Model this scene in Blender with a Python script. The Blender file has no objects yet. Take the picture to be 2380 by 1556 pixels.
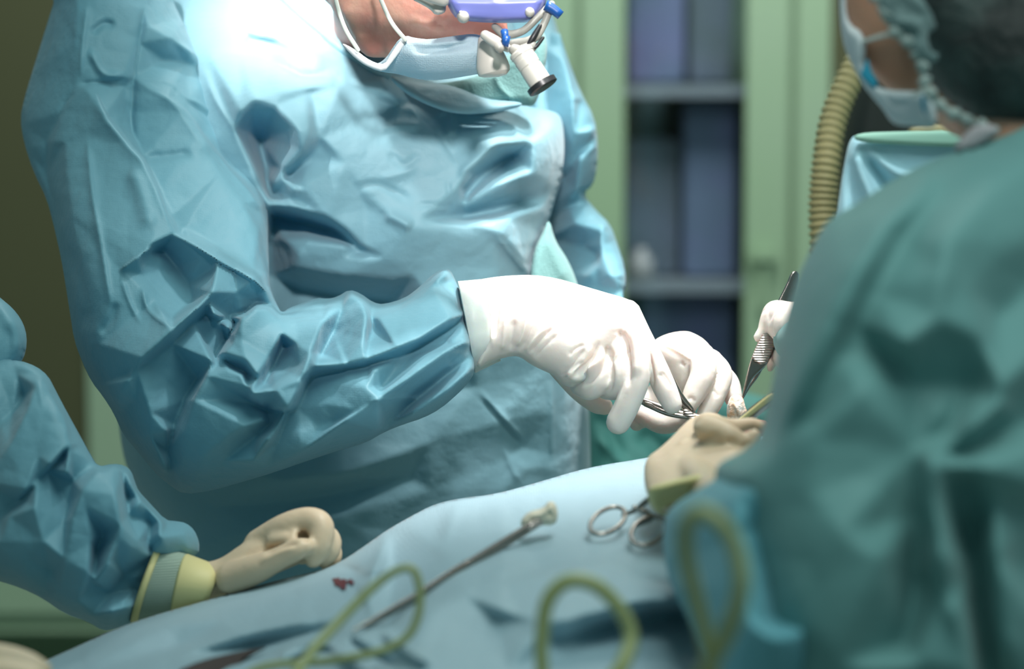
import bpy, bmesh, math, random
import numpy as np
from mathutils import Vector, Matrix
from mathutils.geometry import delaunay_2d_cdt

random.seed(7)
scn = bpy.context.scene
COL = scn.collection

# ------------------------------------------------------------------ camera
PITCH = math.radians(6.0)
CAMZ = 1.30
FPX = 2380 * 85 / 36.0
cam_d = bpy.data.cameras.new('camera')
cam = bpy.data.objects.new('camera', cam_d)
COL.objects.link(cam)
cam.location = (0, 0, CAMZ)
cam.rotation_euler = (math.radians(90) - PITCH, 0, 0)
cam_d.lens = 85
cam_d.sensor_width = 36
cam_d.sensor_fit = 'HORIZONTAL'
cam_d.clip_start = 0.05
cam_d.clip_end = 50
cam_d.dof.use_dof = True
cam_d.dof.focus_distance = 1.93
cam_d.dof.aperture_fstop = 3.2
scn.camera = cam
FW = Vector((0, math.cos(PITCH), -math.sin(PITCH)))
UP = Vector((0, math.sin(PITCH), math.cos(PITCH)))
RT = Vector((1, 0, 0))


def W(px, py, d):
    return Vector((0, 0, CAMZ)) + FW * d + RT * ((px - 1190) / FPX * d) + UP * ((778 - py) / FPX * d)


# ------------------------------------------------------------------ view, world, lights
scn.view_settings.view_transform = 'Standard'
scn.view_settings.look = 'None'
scn.view_settings.gamma = 1
scn.view_settings.use_curve_mapping = False
scn.view_settings.exposure = 0.22
world = bpy.data.worlds.new('room_light')
scn.world = world
world.use_nodes = True
world.node_tree.nodes['Background'].inputs[0].default_value = (0.52, 0.84, 0.86, 1)
world.node_tree.nodes['Background'].inputs[1].default_value = 0.21


def aim(o, target):
    v = Vector(target) - o.location
    o.rotation_euler = v.to_track_quat('-Z', 'Y').to_euler()


def spot(name, loc, target, power, size_deg, blend, radius, color):
    l = bpy.data.lights.new(name, 'SPOT')
    l.energy = power
    l.spot_size = math.radians(size_deg)
    l.spot_blend = blend
    l.shadow_soft_size = radius
    l.color = color
    o = bpy.data.objects.new(name, l)
    COL.objects.link(o)
    o.location = loc
    aim(o, target)
    return o


def area(name, loc, target, power, sx, sy, color):
    l = bpy.data.lights.new(name, 'AREA')
    l.shape = 'RECTANGLE'
    l.size = sx
    l.size_y = sy
    l.energy = power
    l.color = color
    o = bpy.data.objects.new(name, l)
    COL.objects.link(o)
    o.location = loc
    aim(o, target)
    return o


# overhead operating lamps, the ceiling panel, and fill lamps added beside them
spot('operating_lamp_light', (0.28, 2.06, 2.75), W(1370, 700, 2.0), 165, 20, 0.8, 0.07, (1.0, 0.96, 0.94))
spot('second_lamp_light', (-0.66, 1.62, 2.60), W(800, 120, 2.15), 340, 12, 0.9, 0.06, (1.0, 0.96, 0.95))
spot('chest_fill_light', (0.10, 0.20, 2.05), W(1130, 400, 2.1), 135, 17, 1.0, 0.08, (1.0, 0.97, 0.96))  # extra low spot added to brighten the chest under the bowed head
spot('wide_fill_light', (0.40, 1.62, 2.65), W(1380, 640, 2.0), 75, 33, 1.0, 0.08, (1.0, 0.97, 0.96))  # extra spot added to spread wide light around the operating lamp's pool
area('ceiling_panel_light', (0.5, 0.9, 2.9), (0.2, 2.0, 1.0), 20, 1.2, 1.2, (0.85, 1.0, 0.95))
area('cabinet_fill_light', (0.25, 3.2, 2.9), (0.3, 4.4, 1.0), 47, 1.6, 0.6, (0.97, 1.0, 0.95))  # area lamp added to brighten the cabinets


# ------------------------------------------------------------------ materials
def mat(name, color, rough=0.5, metal=0.0, spec=0.5, sheen=0.0, sss=0.0, sss_rad=(1, .4, .2), translucent=0.0,
        tcol=None, bump=None, noise=None, emit=None):
    """bump: (scale per metre, distance, kind); noise: (scale, colour2, amount)"""
    m = bpy.data.materials.new(name)
    m.use_nodes = True
    nt = m.node_tree
    b = nt.nodes['Principled BSDF']
    b.inputs['Base Color'].default_value = (*color, 1)
    b.inputs['Roughness'].default_value = rough
    b.inputs['Metallic'].default_value = metal
    b.inputs['Specular IOR Level'].default_value = spec
    b.inputs['Sheen Weight'].default_value = sheen
    b.inputs['Sheen Roughness'].default_value = 0.5
    if sss:
        b.inputs['Subsurface Weight'].default_value = sss
        b.inputs['Subsurface Radius'].default_value = sss_rad
        b.inputs['Subsurface Scale'].default_value = 0.012
    tc = nt.nodes.new('ShaderNodeTexCoord')
    if noise:
        n = nt.nodes.new('ShaderNodeTexNoise')
        n.inputs['Scale'].default_value = noise[0]
        n.inputs['Detail'].default_value = 4
        nt.links.new(tc.outputs['Object'], n.inputs['Vector'])
        rp = nt.nodes.new('ShaderNodeMapRange')
        rp.inputs[1].default_value = 0.4
        rp.inputs[2].default_value = 0.65
        rp.inputs[4].default_value = noise[2]
        nt.links.new(n.outputs['Fac'], rp.inputs[0])
        mx = nt.nodes.new('ShaderNodeMix')
        mx.data_type = 'RGBA'
        mx.inputs[6].default_value = (*color, 1)
        mx.inputs[7].default_value = (*noise[1], 1)
        nt.links.new(rp.outputs[0], mx.inputs[0])
        nt.links.new(mx.outputs[2], b.inputs['Base Color'])
    prev = None
    for bp in (bump or []):
        sc, dist, kind = bp
        if kind == 'dots':
            t = nt.nodes.new('ShaderNodeTexVoronoi')
            t.inputs['Scale'].default_value = sc
            t.inputs['Randomness'].default_value = 0.5
            out = t.outputs['Distance']
        elif kind == 'lines':
            t = nt.nodes.new('ShaderNodeTexWave')
            t.bands_direction = 'Z'
            t.inputs['Scale'].default_value = sc
            out = t.outputs['Fac']
        else:
            t = nt.nodes.new('ShaderNodeTexNoise')
            t.inputs['Scale'].default_value = sc
            t.inputs['Detail'].default_value = 3
            if kind == 'crease':
                t.noise_type = 'RIDGED_MULTIFRACTAL'
            out = t.outputs['Fac']
        nt.links.new(tc.outputs['Object'], t.inputs['Vector'])
        bn = nt.nodes.new('ShaderNodeBump')
        bn.inputs['Distance'].default_value = dist
        bn.inputs['Strength'].default_value = 1.0
        nt.links.new(out, bn.inputs['Height'])
        if prev:
            nt.links.new(prev.outputs[0], bn.inputs['Normal'])
        prev = bn
    if prev:
        nt.links.new(prev.outputs[0], b.inputs['Normal'])
    if translucent:
        tr = nt.nodes.new('ShaderNodeBsdfTranslucent')
        tr.inputs[0].default_value = (*(tcol or color), 1)
        ms = nt.nodes.new('ShaderNodeMixShader')
        ms.inputs[0].default_value = translucent
        nt.links.new(b.outputs[0], ms.inputs[1])
        nt.links.new(tr.outputs[0], ms.inputs[2])
        nt.links.new(ms.outputs[0], nt.nodes['Material Output'].inputs[0])
    return m


FAB = [(560, 0.00010, 'dots'), (28, 0.003, 'noise'), (110, 0.0004, 'noise')]
M = {}
M['gown'] = mat('blue_nonwoven_gown', (0.28, 0.52, 0.60), 0.5, spec=0.35, sheen=0.3, translucent=0.2, tcol=(0.0, 0.42, 0.66), bump=FAB)
M['gown_left'] = mat('blue_nonwoven_sleeve', (0.21, 0.46, 0.55), 0.5, spec=0.35, sheen=0.2, translucent=0.2, tcol=(0.0, 0.42, 0.66), bump=FAB)
M['gown_teal'] = mat('teal_gown', (0.17, 0.37, 0.36), 0.6, spec=0.3, sheen=0.15, translucent=0.1, tcol=(0.0, 0.35, 0.4), bump=[(25, 0.002, 'noise')])
M['gown_inner'] = mat('gown_lining', (0.20, 0.39, 0.38), 0.75, spec=0.15, sheen=0.2, bump=[(620, 0.0006, 'dots')])
M['gown_cyan'] = mat('cyan_sleeve', (0.15, 0.42, 0.49), 0.6, spec=0.3, sheen=0.15, translucent=0.1, tcol=(0.0, 0.4, 0.55), bump=[(25, 0.002, 'noise')])
M['drape'] = mat('pale_blue_drape', (0.36, 0.52, 0.59), 0.55, spec=0.35, sheen=0.3, translucent=0.1, tcol=(0.05, 0.5, 0.65), bump=[(520, 0.0003, 'dots'), (20, 0.002, 'noise')])
M['green_drape'] = mat('green_drape', (0.08, 0.27, 0.24), 0.7, bump=[(18, 0.004, 'noise')])
M['screen'] = mat('screen_drape', (0.38, 0.66, 0.76), 0.6, sheen=0.2, bump=[(15, 0.003, 'noise')])
M['screen_band'] = mat('screen_drape_band', (0.28, 0.52, 0.42), 0.7)
M['glove'] = mat('white_latex', (0.80, 0.72, 0.66), 0.42, spec=0.4, sss=0.4, sss_rad=(1.0, .30, .15), bump=[(90, 0.0006, 'noise')])
M['glove_beige'] = mat('beige_latex', (0.67, 0.52, 0.36), 0.45, spec=0.4, sss=0.15, bump=[(60, 0.001, 'noise')])
M['glove_cuff'] = mat('yellow_latex_cuff', (0.70, 0.62, 0.30), 0.5, spec=0.3)  # also colours the painted reflection on the retractor
M['knit'] = mat('knit_cuff', (0.36, 0.46, 0.38), 0.9, spec=0.1, bump=[(180, 0.001, 'lines')])
M['skin'] = mat('flushed_skin', (0.66, 0.26, 0.20), 0.5, sss=0.3, sss_rad=(1, .3, .15), noise=(22, (0.78, 0.48, 0.36), 0.8), bump=[(150, 0.0008, 'noise')])
M['skin_tan'] = mat('tan_skin', (0.54, 0.27, 0.17), 0.5, sss=0.2, noise=(12, (0.62, 0.33, 0.22), 0.6))
M['hair'] = mat('dark_hair', (0.006, 0.007, 0.006), 0.7, noise=(28, (0.045, 0.065, 0.06), 1.0), bump=[(60, 0.006, 'noise')])
M['cap'] = mat('sheer_cap', (0.16, 0.24, 0.24), 0.8, sheen=0.2, bump=[(120, 0.003, 'noise')])
M['cap_rim'] = mat('cap_elastic', (0.38, 0.45, 0.43), 0.8, bump=[(100, 0.002, 'noise')])
M['mask'] = mat('blue_face_mask', (0.55, 0.69, 0.74), 0.7, spec=0.2, translucent=0.25, tcol=(0.1, 0.55, 0.75), bump=[(600, 0.0003, 'dots')])
M['mask_in'] = mat('white_mask_edge', (0.75, 0.78, 0.80), 0.7, spec=0.2)
M['mask_pale'] = mat('pale_face_mask', (0.74, 0.79, 0.81), 0.7, spec=0.2, translucent=0.2, tcol=(0.5, 0.7, 0.8))
M['mask_blue'] = mat('mask_underside', (0.02, 0.33, 0.50), 0.7)
M['strap'] = mat('white_elastic', (0.70, 0.72, 0.66), 0.7)
M['steel'] = mat('surgical_steel', (0.36, 0.33, 0.30), 0.25, metal=1.0, bump=[(60, 0.0003, 'noise')])
M['steel_rib'] = mat('ribbed_steel_grip', (0.60, 0.54, 0.50), 0.4, metal=1.0, bump=[(160, 0.0012, 'lines')])
M['plastic_white'] = mat('white_plastic', (0.62, 0.58, 0.52), 0.35)
M['plastic_grey'] = mat('grey_plastic', (0.30, 0.29, 0.26), 0.4, noise=(60, (0.42, 0.40, 0.35), 0.8))
M['plastic_black'] = mat('black_plastic', (0.02, 0.02, 0.022), 0.35)
M['violet'] = mat('violet_visor', (0.20, 0.22, 0.58), 0.3)
M['blue_knob'] = mat('blue_knob', (0.01, 0.08, 0.30), 0.35)
M['tube'] = mat('olive_tubing', (0.34, 0.38, 0.17), 0.35, spec=0.5, sss=0.1)
M['hose'] = mat('tan_corrugated_hose', (0.38, 0.32, 0.15), 0.6)
M['gauze'] = mat('gauze', (0.75, 0.68, 0.54), 0.9, bump=[(300, 0.001, 'noise')])
M['gauze_wet'] = mat('stained_swab', (0.90, 0.86, 0.80), 0.7, noise=(90, (0.85, 0.30, 0.03), 0.7), bump=[(120, 0.003, 'noise')])
M['blood'] = mat('dried_blood', (0.14, 0.02, 0.03), 0.5)
M['brown'] = mat('fold_shadow_brown', (0.02, 0.008, 0.004), 0.6)  # dark colour painted in for the shaded gap in the drape fold
M['cab'] = mat('pale_green_enamel', (0.27, 0.40, 0.25), 0.45, noise=(2, (0.30, 0.40, 0.30), 0.5))
M['cab_dark'] = mat('green_gap', (0.10, 0.17, 0.07), 0.6)
M['olive'] = mat('olive_panel', (0.062, 0.066, 0.026), 0.6)
M['wallm'] = mat('back_wall', (0.30, 0.36, 0.28), 0.8)
M['floorm'] = mat('floor_vinyl', (0.25, 0.30, 0.26), 0.5, noise=(6, (0.3, 0.34, 0.3), 0.5))
M['bluebox'] = mat('blue_grey_packets', (0.16, 0.21, 0.29), 0.7, noise=(7, (0.20, 0.21, 0.36), 1.0))
M['greybox'] = mat('grey_packets', (0.12, 0.15, 0.15), 0.7, noise=(6, (0.15, 0.18, 0.22), 1.0))
M['shelfm'] = mat('shelf_enamel', (0.30, 0.33, 0.33), 0.5)
M['darkgrey'] = mat('dark_equipment', (0.018, 0.024, 0.020), 0.6)


def glass_mat():
    m = bpy.data.materials.new('cabinet_glass')
    m.use_nodes = True
    nt = m.node_tree
    nt.nodes.remove(nt.nodes['Principled BSDF'])
    a = nt.nodes.new('ShaderNodeBsdfTransparent')
    a.inputs[0].default_value = (0.93, 0.96, 1.0, 1)
    g = nt.nodes.new('ShaderNodeBsdfGlossy')
    g.inputs['Roughness'].default_value = 0.05
    x = nt.nodes.new('ShaderNodeMixShader')
    x.inputs[0].default_value = 0.08
    nt.links.new(a.outputs[0], x.inputs[1])
    nt.links.new(g.outputs[0], x.inputs[2])
    nt.links.new(x.outputs[0], nt.nodes['Material Output'].inputs[0])
    return m


M['glass'] = glass_mat()


# ------------------------------------------------------------------ object helpers
def link(name, mesh, m, parent=None):
    o = bpy.data.objects.new(name, mesh)
    COL.objects.link(o)
    if m is not None:
        mesh.materials.clear()
        mesh.materials.append(M[m] if isinstance(m, str) else m)
    if parent:
        o.parent = parent
        o.matrix_parent_inverse = Matrix.Translation(-parent.location)
    return o


def thing(name, label, cat, loc=(0, 0, 0), group=None):
    o = bpy.data.objects.new(name, None)
    COL.objects.link(o)
    o.location = loc
    o.empty_display_size = 0.05
    o['label'] = label
    o['category'] = cat
    if group:
        o['group'] = group
    return o


def tag(o, label, cat, group=None):
    o['label'] = label
    o['category'] = cat
    if group:
        o['group'] = group
    return o


def smooth(me, on=True):
    me.polygons.foreach_set('use_smooth', [on] * len(me.polygons))


def crisp(o, deg=32):
    o.data.set_sharp_from_angle(angle=math.radians(deg))
    return o


def from_bm(bm, sm=True):
    me = bpy.data.meshes.new('mesh')
    bmesh.ops.recalc_face_normals(bm, faces=bm.faces)
    bm.to_mesh(me)
    bm.free()
    if sm:
        smooth(me)
    return me


def rings_bm(bm, rings, cap=True):
    vs = [[bm.verts.new(p) for p in r] for r in rings]
    n = len(rings[0])
    for a, b in zip(vs[:-1], vs[1:]):
        for i in range(n):
            bm.faces.new((a[i], a[(i + 1) % n], b[(i + 1) % n], b[i]))
    if cap:
        bm.faces.new(vs[0][::-1])
        bm.faces.new(vs[-1])


def sweep_bm(bm, pts, rads, n=14, round_ends=True, flat=None):
    """tube along pts with radius per point; rounded ends; flat=(axis vector, factor) squashes it"""
    pts = [Vector(p) for p in pts]
    P, R = [], []
    if round_ends:
        t0 = (pts[0] - pts[1]).normalized()
        for a in (80, 55, 28):
            a = math.radians(a)
            P.append(pts[0] + t0 * rads[0] * math.sin(a)); R.append(rads[0] * math.cos(a))
    P += pts; R += list(rads)
    if round_ends:
        t1 = (pts[-1] - pts[-2]).normalized()
        for a in (28, 55, 80):
            a = math.radians(a)
            P.append(pts[-1] + t1 * rads[-1] * math.sin(a)); R.append(rads[-1] * math.cos(a))
    rings = []
    nrm = None
    for i, p in enumerate(P):
        t = (P[min(i + 1, len(P) - 1)] - P[max(i - 1, 0)]).normalized()
        if nrm is None:
            nrm = t.orthogonal().normalized()
        nrm = (nrm - t * nrm.dot(t)).normalized()
        bn = t.cross(nrm)
        ring = []
        for k in range(n):
            a = 2 * math.pi * k / n
            v = (nrm * math.cos(a) + bn * math.sin(a)) * R[i]
            if flat:
                ax, f = flat
                v -= ax * v.dot(ax) * (1 - f)
            ring.append(p + v)
        rings.append(ring)
    rings_bm(bm, rings)


def spline(pts, n=8):
    """Catmull-Rom through tuples of any length"""
    A = [np.array(p, float) for p in pts]
    A = [2 * A[0] - A[1]] + A + [2 * A[-1] - A[-2]]
    out = []
    for i in range(1, len(A) - 2):
        for k in range(n):
            t = k / n
            p0, p1, p2, p3 = A[i - 1:i + 3]
            out.append(0.5 * ((2 * p1) + (-p0 + p2) * t + (2 * p0 - 5 * p1 + 4 * p2 - p3) * t * t + (-p0 + 3 * p1 - 3 * p2 + p3) * t ** 3))
    out.append(A[-2])
    return out


def chain(bm, c, n=6, sides=14, round_ends=True, flat=None):
    """c: (px, py, depth, radius px)"""
    s = spline(c, n) if len(c) > 2 else [np.array(p, float) for p in c]
    sweep_bm(bm, [W(p[0], p[1], p[2]) for p in s], [max(p[3], .3) * p[2] / FPX for p in s], sides, round_ends, flat)


def tube_obj(name, c, m, parent=None, n=6, sides=14, round_ends=True, flat=None):
    bm = bmesh.new()
    chain(bm, c, n, sides, round_ends, flat)
    return link(name, from_bm(bm), m, parent)


def box_bm(bm, c, s, bev=0.0):
    r = bmesh.ops.create_cube(bm, size=1)
    for v in r['verts']:
        v.co = Vector(c) + Vector((v.co.x * s[0], v.co.y * s[1], v.co.z * s[2]))
    if bev:
        es = {e for v in r['verts'] for e in v.link_edges}
        bmesh.ops.bevel(bm, geom=list(es), offset=bev, segments=2, affect='EDGES')


def box(name, lo, hi, m, parent=None, bev=0.0):
    bm = bmesh.new()
    lo, hi = Vector(lo), Vector(hi)
    box_bm(bm, (lo + hi) / 2, hi - lo, bev)
    return link(name, from_bm(bm, False), m, parent)


# ------------------------------------------------------------------ cloth relief builder
def chaikin(poly, it=2):
    p = np.array(poly, float)
    for _ in range(it):
        q = np.roll(p, -1, 0)
        p = np.stack([p * .75 + q * .25, p * .25 + q * .75], 1).reshape(-1, 2)
    return p


def inside(P, X, Y):
    r = np.zeros(X.shape, bool)
    n = len(P)
    for i in range(n):
        x1, y1 = P[i]
        x2, y2 = P[(i + 1) % n]
        if y1 == y2:
            continue
        c = ((Y < y1) != (Y < y2))
        r ^= c & (X < (x2 - x1) * (Y - y1) / (y2 - y1) + x1)
    return r


def nearest_on(P, x, y, closed=True):
    """nearest point on polyline: dist, nx, ny, side, t(0..1)"""
    n = len(P)
    m = n if closed else n - 1
    seg = [(P[i], P[(i + 1) % n]) for i in range(m)]
    L = np.array([math.hypot(b[0] - a[0], b[1] - a[1]) for a, b in seg])
    cum = np.concatenate([[0], np.cumsum(L)])
    best = np.full(x.shape, 1e9)
    nx = np.zeros(x.shape); ny = np.zeros(x.shape); sd = np.zeros(x.shape); tt = np.zeros(x.shape)
    for k, (a, b) in enumerate(seg):
        dx, dy = b[0] - a[0], b[1] - a[1]
        l2 = dx * dx + dy * dy + 1e-9
        t = np.clip(((x - a[0]) * dx + (y - a[1]) * dy) / l2, 0, 1)
        qx, qy = a[0] + t * dx, a[1] + t * dy
        d = np.hypot(x - qx, y - qy)
        w = d < best
        best = np.where(w, d, best)
        nx = np.where(w, qx, nx); ny = np.where(w, qy, ny)
        sd = np.where(w, np.sign(dx * (y - a[1]) - dy * (x - a[0])), sd)
        tt = np.where(w, (cum[k] + t * L[k]) / max(cum[-1], 1e-6), tt)
    return best, nx, ny, sd, tt


def stroke_h(strokes, x, y):
    """strokes: (kind, width px, height mm, pts). r = rounded ridge/valley, c = sharp crease, s = step on the right-hand side of travel"""
    H = np.zeros(x.shape)
    for kind, w, amp, pts in strokes:
        P = [(p[0], p[1]) for p in (spline(pts, 5) if len(pts) > 2 else pts)]
        reach = w * 4
        xs = [p[0] for p in P]; ys = [p[1] for p in P]
        m = (x > min(xs) - reach) & (x < max(xs) + reach) & (y > min(ys) - reach) & (y < max(ys) + reach)
        if not m.any():
            continue
        d, _, _, sd, t = nearest_on(P, x[m], y[m], False)
        tap = np.clip(np.minimum(t, 1 - t) / 0.22, 0, 1)
        tap = tap * tap * (3 - 2 * tap)
        if kind == 'r':
            f = np.exp(-(d / w) ** 2)
        elif kind == 'c':
            f = np.exp(-np.sqrt((d / w) ** 2 + 0.06) + 0.245)
        else:
            f = np.exp(-d / w) * np.clip((sd * d + 2.5) / 5.0, 0, 1)
        H[m] += amp * f * tap
    return H


def blur2(A, s):
    if s <= 0:
        return A
    k = int(max(1, round(s * 3)))
    g = np.exp(-np.arange(-k, k + 1) ** 2 / (2 * s * s)); g /= g.sum()
    B = np.pad(A, k, mode='edge')
    B = sum(g[i] * B[i:i + A.shape[0], :] for i in range(2 * k + 1))
    return sum(g[i] * B[:, i:i + A.shape[1]] for i in range(2 * k + 1))


def poisson(mask):
    lv = [mask]
    while min(lv[-1].shape) > 24:
        m = lv[-1]
        h, w = m.shape[0] // 2 * 2, m.shape[1] // 2 * 2
        lv.append((m[:h:2, :w:2].astype(int) + m[1:h:2, :w:2] + m[:h:2, 1:w:2] + m[1:h:2, 1:w:2]) >= 3)
    u = np.zeros(lv[-1].shape)
    for i in range(len(lv) - 1, -1, -1):
        m = lv[i]
        if u.shape != m.shape:
            v = np.repeat(np.repeat(u, 2, 0), 2, 1) * 4
            z = np.zeros(m.shape)
            z[:min(v.shape[0], m.shape[0]), :min(v.shape[1], m.shape[1])] = v[:m.shape[0], :m.shape[1]]
            u = z * m
        for _ in range(500 if i == len(lv) - 1 else 50):
            p = np.pad(u, 1)
            u = (p[2:, 1:-1] + p[:-2, 1:-1] + p[1:-1, 2:] + p[1:-1, :-2] + 1) * 0.25 * m
    return u / max(u.max(), 1e-9)


def tps(ctrl):
    C = np.array(ctrl, float)
    n = len(C)
    if n == 1:
        return lambda x, y: np.full(np.shape(x), C[0, 2])
    if n <= 3:
        A = np.c_[np.ones(n), C[:, 0] / 1000, C[:, 1] / 1000]
        s = np.linalg.lstsq(A, C[:, 2], rcond=None)[0]
        return lambda x, y: s[0] + s[1] * x / 1000 + s[2] * y / 1000
    X = C[:, :2] / 1000

    def U(r2):
        return np.where(r2 > 1e-12, r2 * np.log(r2 + 1e-12), 0)
    K = U(((X[:, None] - X[None]) ** 2).sum(-1)) + np.eye(n) * 0.02
    P = np.c_[np.ones(n), X]
    A = np.block([[K, P], [P.T, np.zeros((3, 3))]])
    s = np.linalg.solve(A, np.r_[C[:, 2], 0, 0, 0])

    def f(x, y):
        x = np.asarray(x) / 1000; y = np.asarray(y) / 1000
        r = s[n] + s[n + 1] * x + s[n + 2] * y
        for i in range(n):
            r = r + s[i] * U((x - X[i, 0]) ** 2 + (y - X[i, 1]) ** 2)
        return r
    return f


def facet_field(facets, P, X, Y, rim=0.0):
    """planar facets stretched between crease polylines of (px, py, mm)"""
    vs, es, hs = [], [], []
    n = len(P)
    stepb = max(1, n // 70)
    B = P[::stepb]
    for i, p in enumerate(B):
        vs.append(Vector((p[0], p[1]))); hs.append(rim)
        es.append((i, (i + 1) % len(B)))
    for f in facets:
        k0 = len(vs)
        for j, p in enumerate(f):
            vs.append(Vector((p[0], p[1]))); hs.append(p[2])
            if j:
                es.append((k0 + j - 1, k0 + j))
    ov, oe, of, vo, eo, fo = delaunay_2d_cdt(vs, es, [], 0, 0.5)
    oh = []
    src = np.array([(v.x, v.y) for v in vs]); sh = np.array(hs)
    for v, o in zip(ov, vo):
        if len(o):
            oh.append(float(np.mean([hs[k] for k in o])))
        else:
            d = ((src - np.array([v.x, v.y])) ** 2).sum(1)
            k = np.argsort(d)[:2]
            w = 1 / (d[k] + 1)
            oh.append(float((sh[k] * w).sum() / w.sum()))
    H = np.zeros(X.shape)
    x0, y0 = X[0, 0], Y[0, 0]
    sx = X[0, 1] - X[0, 0]
    for t in of:
        a, b, c = [ov[i] for i in t]
        ha, hb, hc = [oh[i] for i in t]
        i0 = max(int((min(a.x, b.x, c.x) - x0) / sx), 0); i1 = min(int((max(a.x, b.x, c.x) - x0) / sx) + 2, X.shape[1])
        j0 = max(int((min(a.y, b.y, c.y) - y0) / sx), 0); j1 = min(int((max(a.y, b.y, c.y) - y0) / sx) + 2, X.shape[0])
        if i1 <= i0 or j1 <= j0:
            continue
        x = X[j0:j1, i0:i1]; y = Y[j0:j1, i0:i1]
        den = (b.y - c.y) * (a.x - c.x) + (c.x - b.x) * (a.y - c.y)
        if abs(den) < 1e-9:
            continue
        l1 = ((b.y - c.y) * (x - c.x) + (c.x - b.x) * (y - c.y)) / den
        l2 = ((c.y - a.y) * (x - c.x) + (a.x - c.x) * (y - c.y)) / den
        l3 = 1 - l1 - l2
        m = (l1 >= -1e-6) & (l2 >= -1e-6) & (l3 >= -1e-6)
        H[j0:j1, i0:i1][m] = (l1 * ha + l2 * hb + l3 * hc)[m]
    return H


def vnoise(x, y, s, seed):
    """smooth value noise, numpy"""
    r = np.random.RandomState(seed).rand(64, 64)
    u, v = x / s, y / s
    i, j = np.floor(u).astype(int), np.floor(v).astype(int)
    fu, fv = u - i, v - j
    fu = fu * fu * (3 - 2 * fu); fv = fv * fv * (3 - 2 * fv)
    g = lambda a, b: r[a % 64, b % 64]
    return (g(i, j) * (1 - fu) + g(i + 1, j) * fu) * (1 - fv) + (g(i, j + 1) * (1 - fu) + g(i + 1, j + 1) * fu) * fv - 0.5


def relief(poly, ctrl, T, step=6, Tb=None, mode='poisson', R=40, sat=0.0, facets=(), fblur=5, fs=1.0, ss=1.0, strokes=(), crumple=(), edge=22, ch=2, rim=0.0, keep_bm=False, back_flat=False):
    """closed cloth volume: outline, depth of its middle surface, rounded thickness, creases on the near side"""
    P = chaikin(poly, ch)
    x0, y0 = P.min(0) - 2 * step
    x1, y1 = P.max(0) + 2 * step
    X, Y = np.meshgrid(np.arange(x0, x1, step), np.arange(y0, y1, step))
    ins = inside(P, X, Y)
    big = np.zeros_like(ins)
    for dj in (-1, 0, 1):
        for di in (-1, 0, 1):
            big |= np.roll(np.roll(ins, dj, 0), di, 1)
    rimm = big & ~ins
    XX, YY = X.copy(), Y.copy()
    d, nx, ny, _, _ = nearest_on(P, X[rimm], Y[rimm], True)
    XX[rimm] = nx; YY[rimm] = ny
    if mode == 'poisson':
        u = poisson(ins)
        if sat:
            u = u / (u + sat) * (1 + sat)
        prof = np.sqrt(np.clip(u, 0, 1))
    else:
        D = np.zeros(X.shape)
        D[ins] = nearest_on(P, X[ins], Y[ins], True)[0]
        q = np.clip(D / R, 0, 1)
        prof = np.sqrt(np.clip(1 - (1 - q) ** 2, 0, 1))
    prof = prof * ins
    H = np.zeros(X.shape)
    if facets:
        H += fs * blur2(facet_field(facets, P, X, Y, rim), fblur / step)
    if strokes:
        H += ss * stroke_h(strokes, X, Y)
    for (s, a, seed) in crumple:
        n = vnoise(X + 0.35 * Y, Y - 0.2 * X, s, seed)
        H += a * (np.abs(n) * 2 - 0.4)
    E = np.zeros(X.shape)
    E[ins] = np.clip(nearest_on(P, X[ins], Y[ins], True)[0] / edge, 0, 1)
    H = H * np.sqrt(E)
    base = tps(ctrl)(XX, YY)
    Tb = T if Tb is None else Tb
    df = base - T * prof - H / 1000
    pb = prof
    db = base + Tb * pb
    idx = -np.ones(X.shape, int)
    verts = []
    o = np.array([0, 0, CAMZ]); fw = np.array(FW); up = np.array(UP); rt = np.array(RT)

    def wp(x, y, dd):
        return (o[None] + dd[:, None] * fw[None] + ((x - 1190) / FPX * dd)[:, None] * rt[None] + ((778 - y) / FPX * dd)[:, None] * up[None])
    use = ins | rimm
    idx[use] = np.arange(use.sum())
    vf = wp(XX[use], YY[use], df[use])
    idb = idx.copy()
    idb[ins] = use.sum() + np.arange(ins.sum())
    vb = wp(XX[ins], YY[ins], db[ins])
    V = np.vstack([vf, vb])
    a, b, c, e = idx[:-1, :-1], idx[:-1, 1:], idx[1:, 1:], idx[1:, :-1]
    q = (ins[:-1, :-1] | ins[:-1, 1:] | ins[1:, 1:] | ins[1:, :-1])
    F1 = np.stack([a[q], e[q], c[q], b[q]], 1)
    a, b, c, e = idb[:-1, :-1], idb[:-1, 1:], idb[1:, 1:], idb[1:, :-1]
    F2 = np.stack([a[q], b[q], c[q], e[q]], 1)
    F = np.vstack([F1, F2])
    me = bpy.data.meshes.new('mesh')
    me.from_pydata(V.tolist(), [], F.tolist())
    me.validate()
    bm = bmesh.new()
    bm.from_mesh(me)
    bmesh.ops.remove_doubles(bm, verts=[v for v in bm.verts], dist=1e-5)
    bmesh.ops.dissolve_degenerate(bm, edges=bm.edges, dist=1e-5)
    if keep_bm:
        return bm
    bm.to_mesh(me)
    bm.free()
    smooth(me)
    return me


def project(me):
    n = len(me.vertices)
    co = np.zeros(n * 3); me.vertices.foreach_get('co', co); co = co.reshape(-1, 3)
    no = np.zeros(n * 3); me.vertices.foreach_get('normal', no); no = no.reshape(-1, 3)
    r = co - np.array([0, 0, CAMZ])
    d = r @ np.array(FW)
    px = 1190 + (r @ np.array(RT)) / d * FPX
    py = 778 - (r @ np.array(UP)) / d * FPX
    return co, no, px, py, d


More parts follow.
